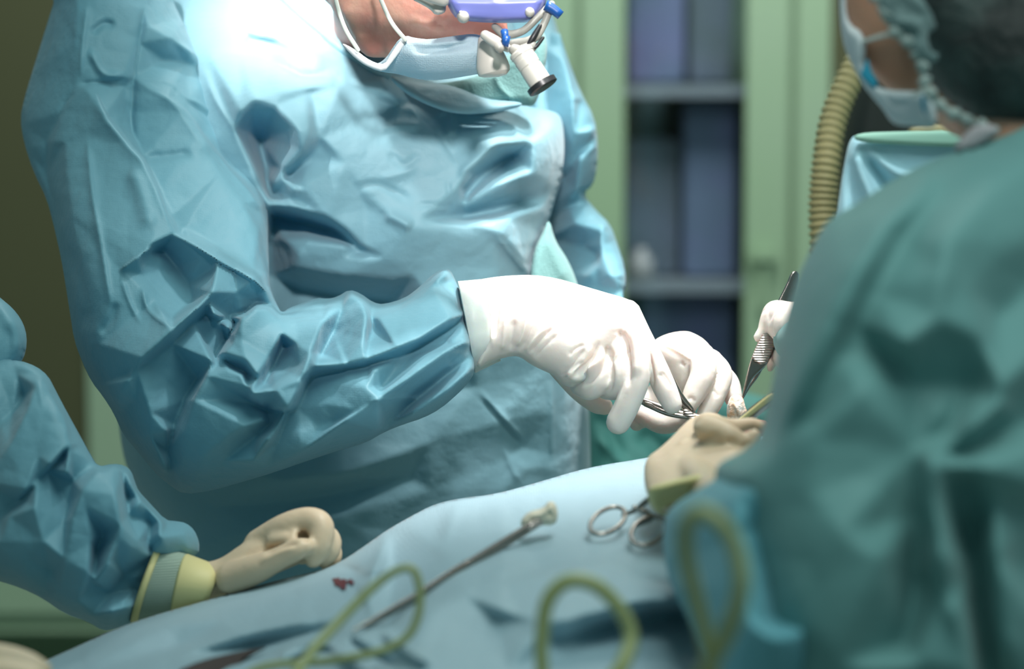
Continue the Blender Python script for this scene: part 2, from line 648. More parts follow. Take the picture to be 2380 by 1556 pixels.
def sculpt(me, strokes):
    """press creases (px strokes) into the near side of a solid mesh, along its normals"""
    co, no, px, py, d = project(me)
    facing = np.clip(-(no @ np.array(FW)) * 1.6 + .1, 0, 1)
    h = stroke_h(strokes, px, py) / 1000 * facing
    co = co + no * h[:, None]
    me.vertices.foreach_set('co', co.reshape(-1).tolist())
    me.update()


def fuse(bm, voxel=0.0012, sm=4, strokes=()):
    """one continuous skin from overlapping lumps"""
    me = bpy.data.meshes.new('tmp')
    bmesh.ops.recalc_face_normals(bm, faces=bm.faces)
    bm.to_mesh(me); bm.free()
    o = bpy.data.objects.new('tmp', me)
    COL.objects.link(o)
    r = o.modifiers.new('r', 'REMESH'); r.mode = 'VOXEL'; r.voxel_size = voxel
    s = o.modifiers.new('s', 'SMOOTH'); s.iterations = sm; s.factor = 0.5
    dg = bpy.context.evaluated_depsgraph_get()
    out = bpy.data.meshes.new_from_object(o.evaluated_get(dg))
    bpy.data.objects.remove(o)
    bpy.data.meshes.remove(me)
    if strokes:
        sculpt(out, strokes)
    smooth(out)
    return out


_bv = {}


def depth_on(o, px, py, up=0.0, default=2.0):
    """camera-axis depth of the near surface of an object at a pixel; up = millimetres towards the camera"""
    from mathutils.bvhtree import BVHTree
    if o.name not in _bv:
        b = bmesh.new(); b.from_mesh(o.data); _bv[o.name] = BVHTree.FromBMesh(b); b.free()
    org = Vector((0, 0, CAMZ))
    r = W(px, py, 1.0) - org
    hit = _bv[o.name].ray_cast(org, r.normalized())
    return (hit[3] / r.length if hit[0] is not None else default) - up / 1000

# ------------------------------------------------------------------ the room and its cabinets
def on_y(px, py, y):
    k = (778 - py) / FPX
    return W(px, py, y / (math.cos(PITCH) + k * math.sin(PITCH)))


def struct(o):
    o['kind'] = 'structure'
    return o


struct(box('floor', (-3, -0.6, -0.05), (3, 4.9, 0), 'floorm'))
struct(box('wall_back', (-3, 4.62, 0), (3, 4.72, 3.1), 'wallm'))
YC = 4.1


def bx(px):
    return on_y(px, 600, YC).x


def bz(py):
    return on_y(1190, py, YC).z


def cabinet(label, x0, x1, px0, px1, panel, items, handle_px=None, drawer=True):
    """x0..x1 outer, px0..px1 the pane, all in metres"""
    t = thing('instrument_cabinet', label, 'cabinet', ((x0 + x1) / 2, YC + 0.25, 0), 'green cabinets along the back wall')
    zt, zd = 2.1, bz(1445)
    bm = bmesh.new()
    y0, y1 = YC + 0.02, YC + 0.48
    for lo, hi in (((x0, y0, 0.05), (x0 + .012, y1, zt)), ((x1 - .012, y0, 0.05), (x1, y1, zt)), ((x0, y0, zt - .015), (x1, y1, zt)),
                   ((x0, y1 - .01, 0.05), (x1, y1, zt)), ((x0, y0, 0.05), (x1, y1, 0.08)), ((x0 + .01, y0, zd - .01), (x1 - .01, y1, zd + .01))):
        lo, hi = Vector(lo), Vector(hi)
        box_bm(bm, (lo + hi) / 2, hi - lo)
    link('carcass', from_bm(bm, False), 'cab', t)
    g = 0.006
    bm = bmesh.new()
    z0 = zd + 0.012
    for lo, hi in (((x0 + g, YC, z0), (px0, YC + .02, zt)), ((px1, YC, z0), (x1 - g, YC + .02, zt)),
                   ((px0, YC, z0), (px1, YC + .02, z0 + .09)), ((px0, YC, zt - .09), (px1, YC + .02, zt))):
        lo, hi = Vector(lo), Vector(hi)
        box_bm(bm, (lo + hi) / 2, hi - lo, 0.002)
    door = link('door', from_bm(bm, False), 'cab', t)
    box('pane', (px0 - .004, YC + .007, z0 + .085), (px1 + .004, YC + .012, zt - .085), panel, door)
    if handle_px is not None:
        h = W(0, 0, 1)
        bm = bmesh.new()
        c = Vector((handle_px, YC - 0.012, bz(592)))
        box_bm(bm, c, (0.045, 0.024, 0.030), 0.006)
        box_bm(bm, c + Vector((0.0, 0.0, -0.05)), (0.016, 0.012, 0.09), 0.004)
        link('handle', from_bm(bm, False), 'cab', door)
    link('drawer', from_box((x0 + g, YC, 0.35), (x1 - g, YC + .02, zd - 0.012)), 'cab', t)
    for z in items:
        box('shelf', (x0 + .012, YC + .05, z - .012), (x1 - .012, y1 - .01, z + .008), 'shelfm', t)
    return t


def from_box(lo, hi):
    bm = bmesh.new()
    lo, hi = Vector(lo), Vector(hi)
    box_bm(bm, (lo + hi) / 2, hi - lo, 0.003)
    return from_bm(bm, False)


xa = bx(197); xb = bx(420); xm = bx(1343); xr = bx(1838)
cabinet('green cabinet with a dark olive glass door at the left edge', bx(-420), xb - .001, bx(-330), xa, 'olive', [])
cabinet('green cabinet standing mostly hidden behind the surgeon', xb + .001, xm - .001, xb + .1, bx(1290) - .05, 'olive', [])
cabinet('green cabinet with a clear glass door beside the surgeon\'s shoulder', xm, xr, bx(1450), bx(1731), 'glass', [bz(209), bz(672)], bx(1772))
cabinet('green cabinet mostly hidden behind the tan corrugated hose', xr + .001, bx(2330), bx(1925), bx(2240), 'olive', [])
# what lies on the shelves of the glass cabinet
tag(box('packet', (bx(1600), YC + .12, bz(670) + .009), (bx(1725), YC + .34, bz(212) - .014), 'bluebox', bev=.006),
    'tall blue-grey packet on the right of the glass cabinet shelf', 'packet')
tag(box('packet', (bx(1462), YC + .14, bz(670) + .009), (bx(1590), YC + .36, bz(330)), 'greybox', bev=.006),
    'dark grey packet on the left of the glass cabinet shelf', 'packet')
tag(box('packet', (bx(1470), YC + .14, bz(207) + .009), (bx(1600), YC + .36, bz(-60)), 'bluebox', bev=.006),
    'blue-grey packet on the upper shelf of the glass cabinet, at left', 'packet')
tag(box('packet', (bx(1615), YC + .14, bz(207) + .009), (bx(1715), YC + .36, bz(-90)), 'greybox', bev=.006),
    'grey packet on the upper shelf of the glass cabinet, at right', 'packet')
tag(box('packet', (bx(1500), YC + .12, bz(1300)), (bx(1722), YC + .36, bz(690)), 'bluebox', bev=.006),
    'blue-grey packet pile below the lower shelf of the glass cabinet', 'packet')
tag(box('packet', (bx(1458), YC + .16, bz(1300)), (bx(1496), YC + .36, bz(720)), 'greybox', bev=.006),
    'narrow dark packet below the lower shelf, beside the blue-grey pile', 'packet')
bm = bmesh.new()
c = Vector((bx(1497), YC + .10, bz(670) + .009))
sweep_bm(bm, [c + Vector((0, 0, z)) for z in (0, .02, .035, .042, .052)], [.022, .022, .02, .010, .010], 16, False)
tag(link('bottle', from_bm(bm), 'plastic_white'), 'small pale bottle on the lower shelf behind the glass', 'bottle')

# tan corrugated hose, dark housing and covered screen behind the assistant
hs = spline([(2110, 20, 2.30), (2050, 60, 2.28), (1985, 165, 2.26), (1940, 270, 2.25), (1920, 380, 2.24), (1912, 480, 2.24), (1918, 600, 2.24), (1940, 760, 2.26), (2000, 900, 2.30)], 26)
pts = [W(*p) for p in hs]
rad = [(34 if k % 4 < 2 else 28) * 2.25 / FPX for k in range(len(pts))]
bm = bmesh.new()
sweep_bm(bm, pts, rad, 18, False)
tag(link('breathing_hose', from_bm(bm), 'hose'), 'tan corrugated hose curving down in front of the cabinets', 'hose')
me = relief([(2015, 90), (2230, 60), (2420, 80), (2430, 700), (2430, 1900), (1990, 1900), (1945, 600), (1950, 430), (1962, 270), (1990, 150)], [(2200, 300, 2.55)], .06, 10, mode='rim', R=60)
tag(link('equipment_housing', me, 'darkgrey'), 'dark housing between the corrugated hose and the covered screen', 'equipment')
me = relief([(2113, 288), (2175, 284), (2260, 288), (2260, 330), (2110, 330)], [(2180, 300, 2.42)], .02, 6, mode='rim', R=20)
tag(link('wooden_handle', me, 'hose'), 'short tan bar just under the assistant\'s mask', 'bar')
t = thing('draped_screen', 'light blue cloth with a pale green top band behind the assistant', 'drape', W(2150, 800, 2.15))
me = relief([(1990, 312), (2100, 308), (2300, 304), (2420, 304), (2450, 700), (2450, 2000), (1900, 2000), (1925, 760), (1938, 560), (1952, 440), (1966, 360), (1975, 325)],
            [(2000, 400, 2.17), (2400, 400, 2.17), (2000, 1000, 2.17), (2400, 1000, 2.17)], .025, 8, mode='rim', R=30,
            strokes=[('r', 14, 10, [(1985, 340), (2010, 420), (2050, 520)]), ('r', 16, -10, [(2005, 350), (2060, 430), (2140, 520)]), ('r', 12, 8, [(2010, 345), (2080, 400), (2200, 450)]), ('r', 10, -7, [(1978, 350), (1975, 430), (1990, 520)])])
link('cloth', me, 'screen', t)
me = relief([(1986, 309), (2100, 305), (2300, 301), (2424, 301), (2424, 345), (2300, 345), (2100, 338), (1984, 330)], [(2000, 320, 2.138), (2400, 320, 2.138), (2200, 360, 2.136)], .006, 6, mode='rim', R=10)
link('top_band', me, 'screen_band', t)

# green drape falling behind the operating table
me = relief([(1330, 890), (1480, 880), (1700, 900), (1860, 950), (1860, 1300), (1860, 2300), (1330, 2300)], [(1500, 1000, 2.60)], .05, 8, mode='rim', R=60,
            strokes=[('r', 9, 14, [(1385, 1010), (1440, 1070), (1500, 1120)]), ('r', 20, -16, [(1480, 1000), (1530, 1040), (1560, 1100)]), ('r', 25, 18, [(1560, 990), (1600, 1040), (1640, 1060)]), ('r', 16, -10, [(1380, 960), (1420, 1010), (1440, 1080)])])
tag(link('side_drape', me, 'green_drape'), 'dark green cloth hanging behind the table below the gloved hands', 'drape')

# ------------------------------------------------------------------ the surgeon
surgeon = thing('person', 'surgeon in pale blue gown bending over the table, wearing loupes and white gloves', 'person', (-0.05, 2.15, 0.0), 'surgical team in gowns')

# body: one continuous figure inside the gown, head bowed forward to the right
bm = bmesh.new()
chain(bm, [(760, 1500, 2.28, 260), (760, 1100, 2.28, 240), (780, 700, 2.28, 230), (800, 450, 2.26, 220), (800, 300, 2.28, 160)], 4, 20)
chain(bm, [(860, 150, 2.24, 80), (876, 0, 2.05, 105), (900, -60, 2.05, 120)], 5, 20)
chain(bm, [(420, 230, 2.24, 90), (800, 250, 2.28, 100), (1180, 270, 2.30, 80)], 5, 16)
chain(bm, [(380, 200, 2.16, 110), (330, 600, 2.04, 80), (420, 920, 1.99, 70), (700, 880, 1.965, 60), (1080, 760, 1.95, 62)], 4, 16)
chain(bm, [(1200, 270, 2.30, 80), (1310, 450, 2.32, 35), (1370, 620, 2.28, 32), (1425, 760, 2.15, 30), (1530, 850, 2.02, 36)], 4, 16)
chain(bm, [(890, -130, 2.03, 190), (1000, -150, 2.02, 205), (1080, -90, 2.0, 170)], 4, 22)
chain(bm, [(880, -20, 2.0, 120), (985, 10, 1.985, 118), (1090, 40, 1.975, 92)], 4, 20)
chain(bm, [(1100, 20, 1.97, 45), (1165, 72, 1.965, 20)], 3, 12)
chain(bm, [(905, 70, 1.99, 66), (980, 90, 1.98, 60)], 3, 12)
chain(bm, [(850, 60, 1.995, 52), (872, 92, 1.99, 46)], 3, 12)
me = fuse(bm, .004, 6, strokes=[
    ('r', 12, -2.5, [(880, 20), (900, 55), (935, 85)]), ('r', 16, 3, [(800, 0), (820, 60), (850, 110)]), ('r', 11, -3, [(770, 0), (795, 50), (830, 110)]),
    ('c', 5, -2.5, [(960, 30), (1005, 48), (1040, 72)]), ('r', 9, 2.5, [(955, 45), (1000, 62), (1035, 82)]), ('r', 9, 2.5, [(960, 12), (1010, 28), (1050, 55)])])
body = link('body', me, 'skin', surgeon)

# the gown
gown_poly = [(330, -130), (1190, -130), (1200, 60), (1210, 200), (1214, 243), (1255, 254), (1292, 260), (1306, 276), (1311, 310), (1312, 360), (1305, 410), (1291, 460), (1277, 508), (1262, 560), (1246, 605), (1240, 645), (1290, 690), (1340, 760), (1362, 860), (1371, 1000), (1372, 1090),
             (1373, 1200), (1380, 1500), (1400, 2300), (900, 2400), (420, 2300), (400, 1500), (400, 1250), (330, 1170), (292, 1085), (278, 1010), (272, 940), (250, 860), (240, 600), (250, 200), (300, 0)]
gown_ctrl = [(400, -100, 2.32), (800, -100, 2.38), (1200, -100, 2.42), (450, 180, 2.23), (700, 200, 2.20), (1000, 220, 2.24), (1300, 260, 2.20), (350, 600, 2.24), (800, 500, 2.22), (1260, 500, 2.21), (350, 1100, 2.26), (800, 1000, 2.24), (1300, 1000, 2.28), (800, 1500, 2.3), (1250, 1500, 2.32), (800, 2300, 2.34), (1250, 2300, 2.36)]
TF = [
    # shoulder and collar
    [(420, -60, 6), (480, 120, 8), (545, 300, 10), (600, 420, 6), (624, 500, 0)],
    [(600, 60, 10), (700, 110, 18), (800, 150, 24), (890, 172, 22)],
    [(560, 262, 22), (590, 232, 24), (650, 214, 20), (720, 215, 10)],
    [(588, 270, 0), (604, 320, -44), (620, 390, -44), (630, 450, -30)],
    [(640, 250, 18), (690, 300, 24), (716, 308, 22), (700, 350, 20), (660, 395, 10), (630, 425, -4)],
    [(745, 330, 4), (715, 372, -2), (668, 410, -10), (632, 450, -18)],
    # white lit ridges across the upper chest
    [(700, 205, 14), (800, 190, 20), (890, 182, 26), (905, 215, 22), (925, 250, 12)],
    [(905, 175, 14), (960, 240, 6), (1040, 300, 6)],
    [(560, 130, 6), (640, 150, 6), (700, 180, 6)],
    # side tuck and its shadow
    [(632, 440, -4), (660, 418, 8), (700, 432, 10), (690, 470, 4)],
    [(630, 478, 10), (690, 484, 14), (760, 505, 14), (810, 540, 12), (850, 580, 8)],
    [(632, 500, -50), (700, 514, -40), (770, 536, -32), (840, 582, -4)],
    [(632, 560, -40), (660, 556, -10), (720, 560, 2), (800, 570, 6), (845, 579, 5)],
    [(634, 640, -56), (700, 670, -44), (780, 685, -40), (900, 700, -40)],
    [(690, 620, -4), (800, 640, 2), (920, 650, 2)],
    [(690, 590, 0), (800, 600, 4), (900, 600, 10)],
    # belly
    [(850, 480, 8), (950, 530, 16), (1050, 540, 14), (1140, 548, 16)],
    [(1155, 540, 20), (1190, 575, 22), (1215, 610, 20), (1240, 640, 14)],
    [(960, 640, 4), (1060, 620, 8), (1160, 620, 10)],
    [(1150, 560, 14), (1180, 600, 6), (1210, 635, 2)],
    # right chest pleats running into one point
    [(1290, 290, 10), (1240, 330, 16), (1150, 340, 18), (1080, 400, 16)],
    [(1255, 300, 2), (1190, 365, -16), (1120, 410, -16), (1080, 460, -16)],
    [(1295, 350, 6), (1240, 400, 12), (1160, 430, 14), (1090, 470, 4)],
    [(1285, 445, 0), (1220, 470, -14), (1140, 495, -18), (1080, 507, -16)],
    [(1270, 480, 4), (1180, 505, 12), (1080, 522, 14), (980, 510, 14)],
    [(1075, 395, 14), (1068, 430, 12), (1075, 470, 0)],
    # middle
    [(740, 320, 10), (800, 380, 12), (860, 460, 12)],
    [(960, 250, 14), (1010, 300, 12), (1068, 388, 10)],
    # apron below the arm
    [(1110, 900, 2), (1160, 980, 8), (1215, 1040, 2)],
    [(1280, 850, 6), (1282, 960, 8), (1284, 1090, 6)],
    [(1180, 1060, 4), (1220, 1090, 8), (1280, 1060, 4), (1340, 1050, 4)],
    [(650, 1120, 4), (800, 1100, 10), (1000, 1030, 8)],
    [(500, 1180, -6), (700, 1160, -4), (950, 1110, 2)],
    [(600, 1230, 4), (800, 1200, 10), (1000, 1140, 6)],
    [(1100, 1000, 8), (1140, 1080, 4), (1170, 1140, 6)],
]
TS = [('c', 4, -3, [(966, 258), (1010, 305), (1048, 355), (1068, 388)]),
      ('c', 5, 3, [(1112, 905), (1160, 960), (1222, 1030)]), ('c', 4, -2, [(1106, 915), (1154, 970), (1216, 1040)]),
      ('c', 3, 2.5, [(1281, 868), (1281, 980), (1284, 1088)]), ('c', 5, 2, [(1170, 1040), (1190, 1090), (1215, 1130)]),
      ('r', 11, 3, [(880, 300), (930, 288), (985, 292)]), ('r', 10, -2, [(875, 320), (930, 310), (980, 320)]), 
      ('r', 10, -2, [(900, 350), (940, 385), (980, 350)]), ('r', 9, 2, [(880, 415), (930, 405), (970, 385)]), 
      ('r', 9, 5, [(1010, 265), (1045, 260), (1050, 300), (1030, 320)]), 
      ('r', 22, -6, [(905, 230), (900, 255), (925, 262)]), ('r', 14, 6, [(690, 430), (680, 450), (660, 470)]),
      ('c', 4, -2, [(1040, 415), (1045, 460), (1045, 500)]), ('c', 4, -2, [(960, 480), (1000, 476), (1060, 482)]),
      ('r', 12, 6, [(890, 500), (920, 510), (960, 530)]), ('r', 10, -3, [(820, 440), (880, 430), (960, 470)]),
      ('c', 6, 5, [(470, 150), (500, 230), (560, 330), (610, 440)]),
      # collar and shirt underneath
      ('s', 26, 10, [(1300, 262), (1250, 255), (1216, 244), (1150, 250), (1060, 248), (960, 205), (900, 178)]),
      ('r', 10, 5, [(640, 20), (700, 60), (760, 100)]), ('r', 9, -4, [(600, 20), (660, 70), (720, 110)]), ('r', 8, 4, [(560, 60), (600, 80), (660, 90)]), ('r', 8, -4, [(560, 90), (620, 100), (680, 120)]),
      # fold edge of the front panel against the side
      ('s', 20, -8, [(1240, 640), (1200, 600), (1155, 545)])]
me = relief(gown_poly, gown_ctrl, .155, 5, Tb=.13, sat=.35, facets=TF, fblur=5, fs=1.6, strokes=TS, crumple=[(190, 3.0, 3), (60, 1.0, 11)], edge=30)
gown = link('gown', me, 'gown', surgeon)
gown['label'] = 'pale blue gown front with tucks at the side'

bm = bmesh.new()
chain(bm, [(x, y, depth_on(gown, x, y, 3, 2.2), 9) for x, y in ((600, -70), (630, -35), (655, -8), (690, 25), (720, 52), (755, 82), (790, 112), (820, 132), (850, 152), (880, 168), (900, 176))], 6, 12)
link('neck_binding', from_bm(bm), 'gown', gown)
# mesh-textured collar piece under the mask
me = relief([(985, 196), (1060, 190), (1130, 170), (1190, 120), (1260, 60), (1275, 110), (1262, 180), (1245, 250), (1212, 244), (1150, 250), (1060, 247)], [(1100, 200, 2.085), (1250, 100, 2.09), (1240, 240, 2.085)], .012, 4, mode='rim', R=25,
            strokes=[('c', 5, -2, [(1080, 180), (1090, 210), (1095, 245)]), ('c', 6, 3, [(1150, 160), (1160, 200), (1200, 240)])])
link('gown_lining', me, 'gown_inner', gown)
me = relief([(900, 172), (960, 188), (1050, 196), (1130, 232), (1212, 236), (1214, 248), (1150, 262), (1060, 268), (980, 240), (925, 205)], [(950, 200, 2.055), (1200, 245, 2.07), (1100, 240, 2.06)], .008, 4, mode='rim', R=20)
link('collar', me, 'gown', gown)
# back of the gown showing past the front panel
me = relief([(1150, -120), (1262, -120), (1278, 10), (1297, 70), (1318, 150), (1334, 230), (1338, 300), (1330, 350), (1312, 410), (1288, 470), (1274, 510), (1250, 640), (1150, 640)], [(1200, 0, 2.31), (1310, 250, 2.27), (1280, 500, 2.26), (1180, 400, 2.27)], .03, 4, mode='rim', R=50, ch=1,
            facets=[[(1290, 80, 4), (1275, 160, 14), (1262, 250, 16)], [(1310, 160, 10), (1318, 250, 16), (1322, 320, 12), (1300, 400, 4)], [(1290, 180, -6), (1300, 280, -4), (1306, 350, -8)]], fblur=6, edge=14)
link('back_panel', me, 'gown', gown)
# inner apron panel at the right edge
me = relief([(1276, 505), (1290, 560), (1318, 600), (1340, 650), (1352, 700), (1230, 700), (1232, 640), (1240, 580), (1262, 540)], [(1280, 600, 2.13), (1340, 660, 2.14), (1240, 660, 2.12)], .012, 5, mode='rim', R=25, strokes=[('r', 14, 3, [(1280, 540), (1290, 600), (1320, 660)])])
link('apron_lining', me, 'gown_inner', gown)

# near sleeve: shoulder, elbow, forearm and gathered cuff
slv = [(100, -120), (130, -10), (108, 60), (80, 150), (56, 230), (47, 275), (55, 330), (78, 400), (108, 460), (124, 520), (142, 600), (152, 660), (163, 730), (172, 790), (190, 840), (214, 890), (238, 920), (265, 962), (285, 1010), (320, 1050), (358, 1098), (395, 1130), (428, 1150), (490, 1142), (560, 1122), (640, 1098), (720, 1070), (800, 1044), (850, 1030), (895, 1004), (935, 988), (985, 972), (1025, 950), (1060, 920), (1085, 895), (1104, 866),
       (1102, 820), (1092, 770), (1082, 720), (1070, 680), (1060, 655), (1048, 628), (1034, 624), (1010, 634), (975, 668), (940, 694), (892, 708), (868, 704), (838, 682), (812, 673), (785, 690), (762, 695), (735, 692), (700, 706), (672, 716), (655, 728), (648, 716), (640, 700), (632, 680), (626, 660), (624, 560), (622, 480), (606, 420), (560, 340), (530, 270), (500, 200), (468, 140), (430, 60), (400, 0), (380, -110)]
slc = [(200, 0, 2.12), (450, 50, 2.14), (100, 300, 2.10), (500, 350, 2.12), (250, 600, 2.02), (600, 600, 2.04), (250, 900, 1.98), (430, 1100, 1.97), (620, 850, 1.965), (850, 850, 1.96), (1080, 750, 1.95)]
SF = [
    # shoulder seam, cap of the sleeve
    [(335, -60, 12), (338, 20, 12), (325, 100, 10), (312, 180, 8), (308, 260, 4), (320, 330, 4)],
    [(345, 60, 14), (400, 90, 14), (462, 128, 12)],
    [(380, 140, 0), (430, 145, -2), (480, 160, 2)],
    [(180, 198, 12), (220, 190, 13), (280, 180, 12)],
    [(180, 0, 12), (175, 100, 14), (178, 200, 12), (140, 260, 9), (118, 330, 6)],
    [(200, 205, 16), (240, 270, 17), (290, 330, 17), (330, 372, 18), (362, 440, 19), (385, 500, 19), (405, 543, 18)],
    [(290, 200, 6), (300, 260, 2), (310, 310, 2), (335, 365, 8), (372, 440, 11), (400, 500, 12), (420, 545, 8)],
    [(345, 205, 12), (390, 225, 15), (420, 260, 15), (460, 320, 15), (510, 400, 14), (560, 470, 12), (600, 540, 10)],
    [(440, 225, 6), (480, 300, 4), (530, 380, 2), (580, 430, 2), (612, 500, 0)],
    [(470, 310, 6), (520, 370, 8), (570, 430, 10), (605, 480, 8)],
    [(110, 330, -2), (108, 400, -8), (125, 500, -4)],
    [(150, 330, 10), (165, 500, 12), (200, 650, 10), (230, 800, 8)],
    # elbow bands
    [(418, 548, 22), (500, 598, 24), (590, 648, 22), (630, 690, 16)],
    [(430, 530, 6), (510, 575, 6), (590, 625, 8)],
    [(356, 566, 20), (320, 598, 17), (282, 628, 12)],
    [(375, 580, -4), (410, 620, -10), (438, 660, -8), (448, 700, -4)],
    [(345, 590, 8), (330, 640, 6), (360, 700, 6), (400, 740, 8)],
    [(502, 632, 22), (492, 680, 24), (462, 712, 26), (400, 768, 26), (330, 832, 24), (300, 880, 20), (272, 930, 12)],
    [(345, 845, 10), (400, 800, 6), (450, 750, 2), (480, 730, -4)],
    [(440, 560, 20), (470, 600, 16), (495, 625, 12)],
    [(545, 620, 12), (550, 680, 8), (560, 720, -4)],
    [(510, 745, -6), (535, 738, -12), (575, 725, -14), (600, 706, -6), (640, 716, 4)],
    [(486, 700, 14), (500, 735, 14), (530, 765, 12)],
    [(545, 775, 18), (560, 738, 26), (590, 718, 28), (620, 716, 26), (646, 738, 18)],
    [(548, 752, -16), (530, 785, -14), (500, 830, -12), (462, 880, -10), (430, 930, -8), (405, 990, -6), (388, 1050, -4), (395, 1100, 0)],
    [(560, 790, 20), (520, 820, 18), (480, 875, 18), (450, 930, 17), (430, 1000, 14), (425, 1080, 8)],
    [(300, 875, 12), (315, 930, 10), (350, 1010, 12), (385, 1090, 8)],
    [(320, 860, 16), (350, 960, 14), (385, 1000, 10)],
    # crossing folds in the bend
    [(540, 800, 18), (570, 835, 22), (598, 872, 24)],
    [(510, 828, 4), (545, 855, 4), (572, 872, 4)],
    [(493, 838, 18), (530, 858, 18), (560, 872, 20)],
    [(565, 870, 16), (575, 900, 20), (586, 914, 26), (640, 908, 26), (695, 900, 26)],
    [(580, 935, 4), (620, 955, 0), (668, 952, 2)],
    [(648, 745, 22), (655, 775, 20), (625, 830, 16), (597, 880, 20)],
    [(660, 800, 0), (635, 850, -4), (615, 890, 2)],
    [(690, 750, 18), (690, 800, 22), (695, 850, 20)],
    [(780, 700, 12), (748, 750, 24), (722, 820, 28), (700, 880, 28), (668, 950, 28), (625, 1020, 24), (590, 1070, 16), (575, 1095, 8)],
    [(740, 830, 6), (720, 880, 0), (690, 950, 2), (640, 1030, 6)],
    [(812, 678, 24), (840, 700, 24), (852, 735, 24), (845, 790, 22), (810, 845, 18)],
    [(795, 715, 10), (775, 770, -2), (745, 825, -4)],
    [(862, 735, 6), (868, 760, 0), (858, 790, 6)],
    [(732, 850, 20), (800, 848, 20), (850, 835, 20), (920, 808, 22), (980, 785, 22), (1050, 740, 22), (1085, 722, 20)],
    [(740, 870, 2), (790, 860, 6), (860, 850, 8), (930, 830, 6), (1000, 790, 4), (1078, 742, 2)],
    [(1034, 628, 16), (1000, 670, 12), (930, 720, 12), (880, 740, 14)],
    [(1095, 790, 18), (1040, 815, 20), (970, 865, 20), (880, 925, 20), (800, 980, 18), (700, 1050, 14), (620, 1100, 10)],
    [(1080, 760, 12), (1030, 800, 6), (960, 830, 6), (890, 900, 8)],
    [(1098, 825, 0), (1040, 870, -4), (980, 920, -6), (900, 990, -4)],
    [(1102, 850, 12), (1040, 905, 14), (960, 960, 14), (880, 1000, 12)],
    [(868, 862, 16), (852, 900, 18), (832, 955, 16), (780, 980, 8)],
    [(760, 890, 6), (755, 940, 8), (740, 990, 6)],
    [(470, 1060, 14), (520, 1020, 18), (570, 990, 20), (610, 975, 14)],
    [(520, 1070, 8), (590, 1020, 6), (630, 985, 4)],
]
SS = [('s', 26, 13, [(215, 190), (245, 262), (292, 325), (335, 375), (368, 440), (388, 500), (408, 548)]),
      ('s', 22, 9, [(345, 205), (420, 245), (470, 310), (530, 385), (600, 470), (622, 560)]), ('r', 26, -7, [(480, 330), (540, 400), (590, 470)]), ('r', 20, 7, [(300, 380), (330, 450), (350, 540)]),
      ('c', 8, 6, [(200, 300), (215, 450), (240, 600), (262, 740)]), ('r', 22, -6, [(150, 560), (190, 660), (210, 780)]),
      ('c', 5, -5, [(337, 0), (325, 90), (314, 150), (309, 230), (308, 300), (326, 345)]),
      ('c', 5, -4, [(180, 198), (240, 190), (300, 182)]), ('c', 5, -4, [(178, 205), (145, 250), (118, 330), (108, 400)]),
      ('c', 5, 3, [(320, 188), (390, 190), (430, 225), (470, 245), (525, 290)]), ('c', 5, -4, [(430, 235), (470, 262), (528, 308)]),
      ('c', 6, 4, [(205, 0), (192, 100), (186, 190)]), ('r', 8, -4, [(210, 80), (240, 55), (270, 60)]), ('r', 8, 5, [(205, 110), (240, 170), (290, 175)]),
      ('c', 5, 3, [(280, 640), (300, 700), (330, 760)]), ('r', 10, -4, [(230, 780), (260, 740), (270, 700)]),
      ('r', 8, 5, [(480, 700), (500, 745), (530, 770)]),
      ('c', 5, 4, [(850, 935), (930, 925), (990, 930)]), ('c', 5, -3, [(1020, 790), (1060, 775), (1090, 775)]), ('c', 5, 4, [(1040, 800), (1065, 780), (1090, 768)]),
      ('c', 5, 4, [(1030, 935), (1050, 905), (1095, 862)]), ('c', 5, -5, [(1040, 850), (1070, 826), (1098, 815)]),
      ('c', 5, 4, [(1010, 650), (1040, 680), (1070, 700)]), ('c', 5, -3, [(1045, 700), (1060, 715), (1080, 718)]),
      ('s', 16, 9, [(272, 632), (300, 610), (330, 588), (358, 568)]),
      ('s', 22, 10, [(640, 706), (592, 658), (502, 606), (412, 552)]),
      ('c', 6, 5, [(330, 660), (345, 720), (400, 765)]), ('r', 12, -5, [(330, 370), (420, 360), (450, 350)])]
me = relief(slv, slc, .085, 4, sat=.8, facets=SF, fblur=2.8, fs=1.9, strokes=SS, crumple=[(110, 2.0, 21), (42, .8, 5)], edge=16, ch=1)
o = link('sleeve', me, 'gown_left', gown)
o['label'] = 'creased near sleeve bent at the elbow'

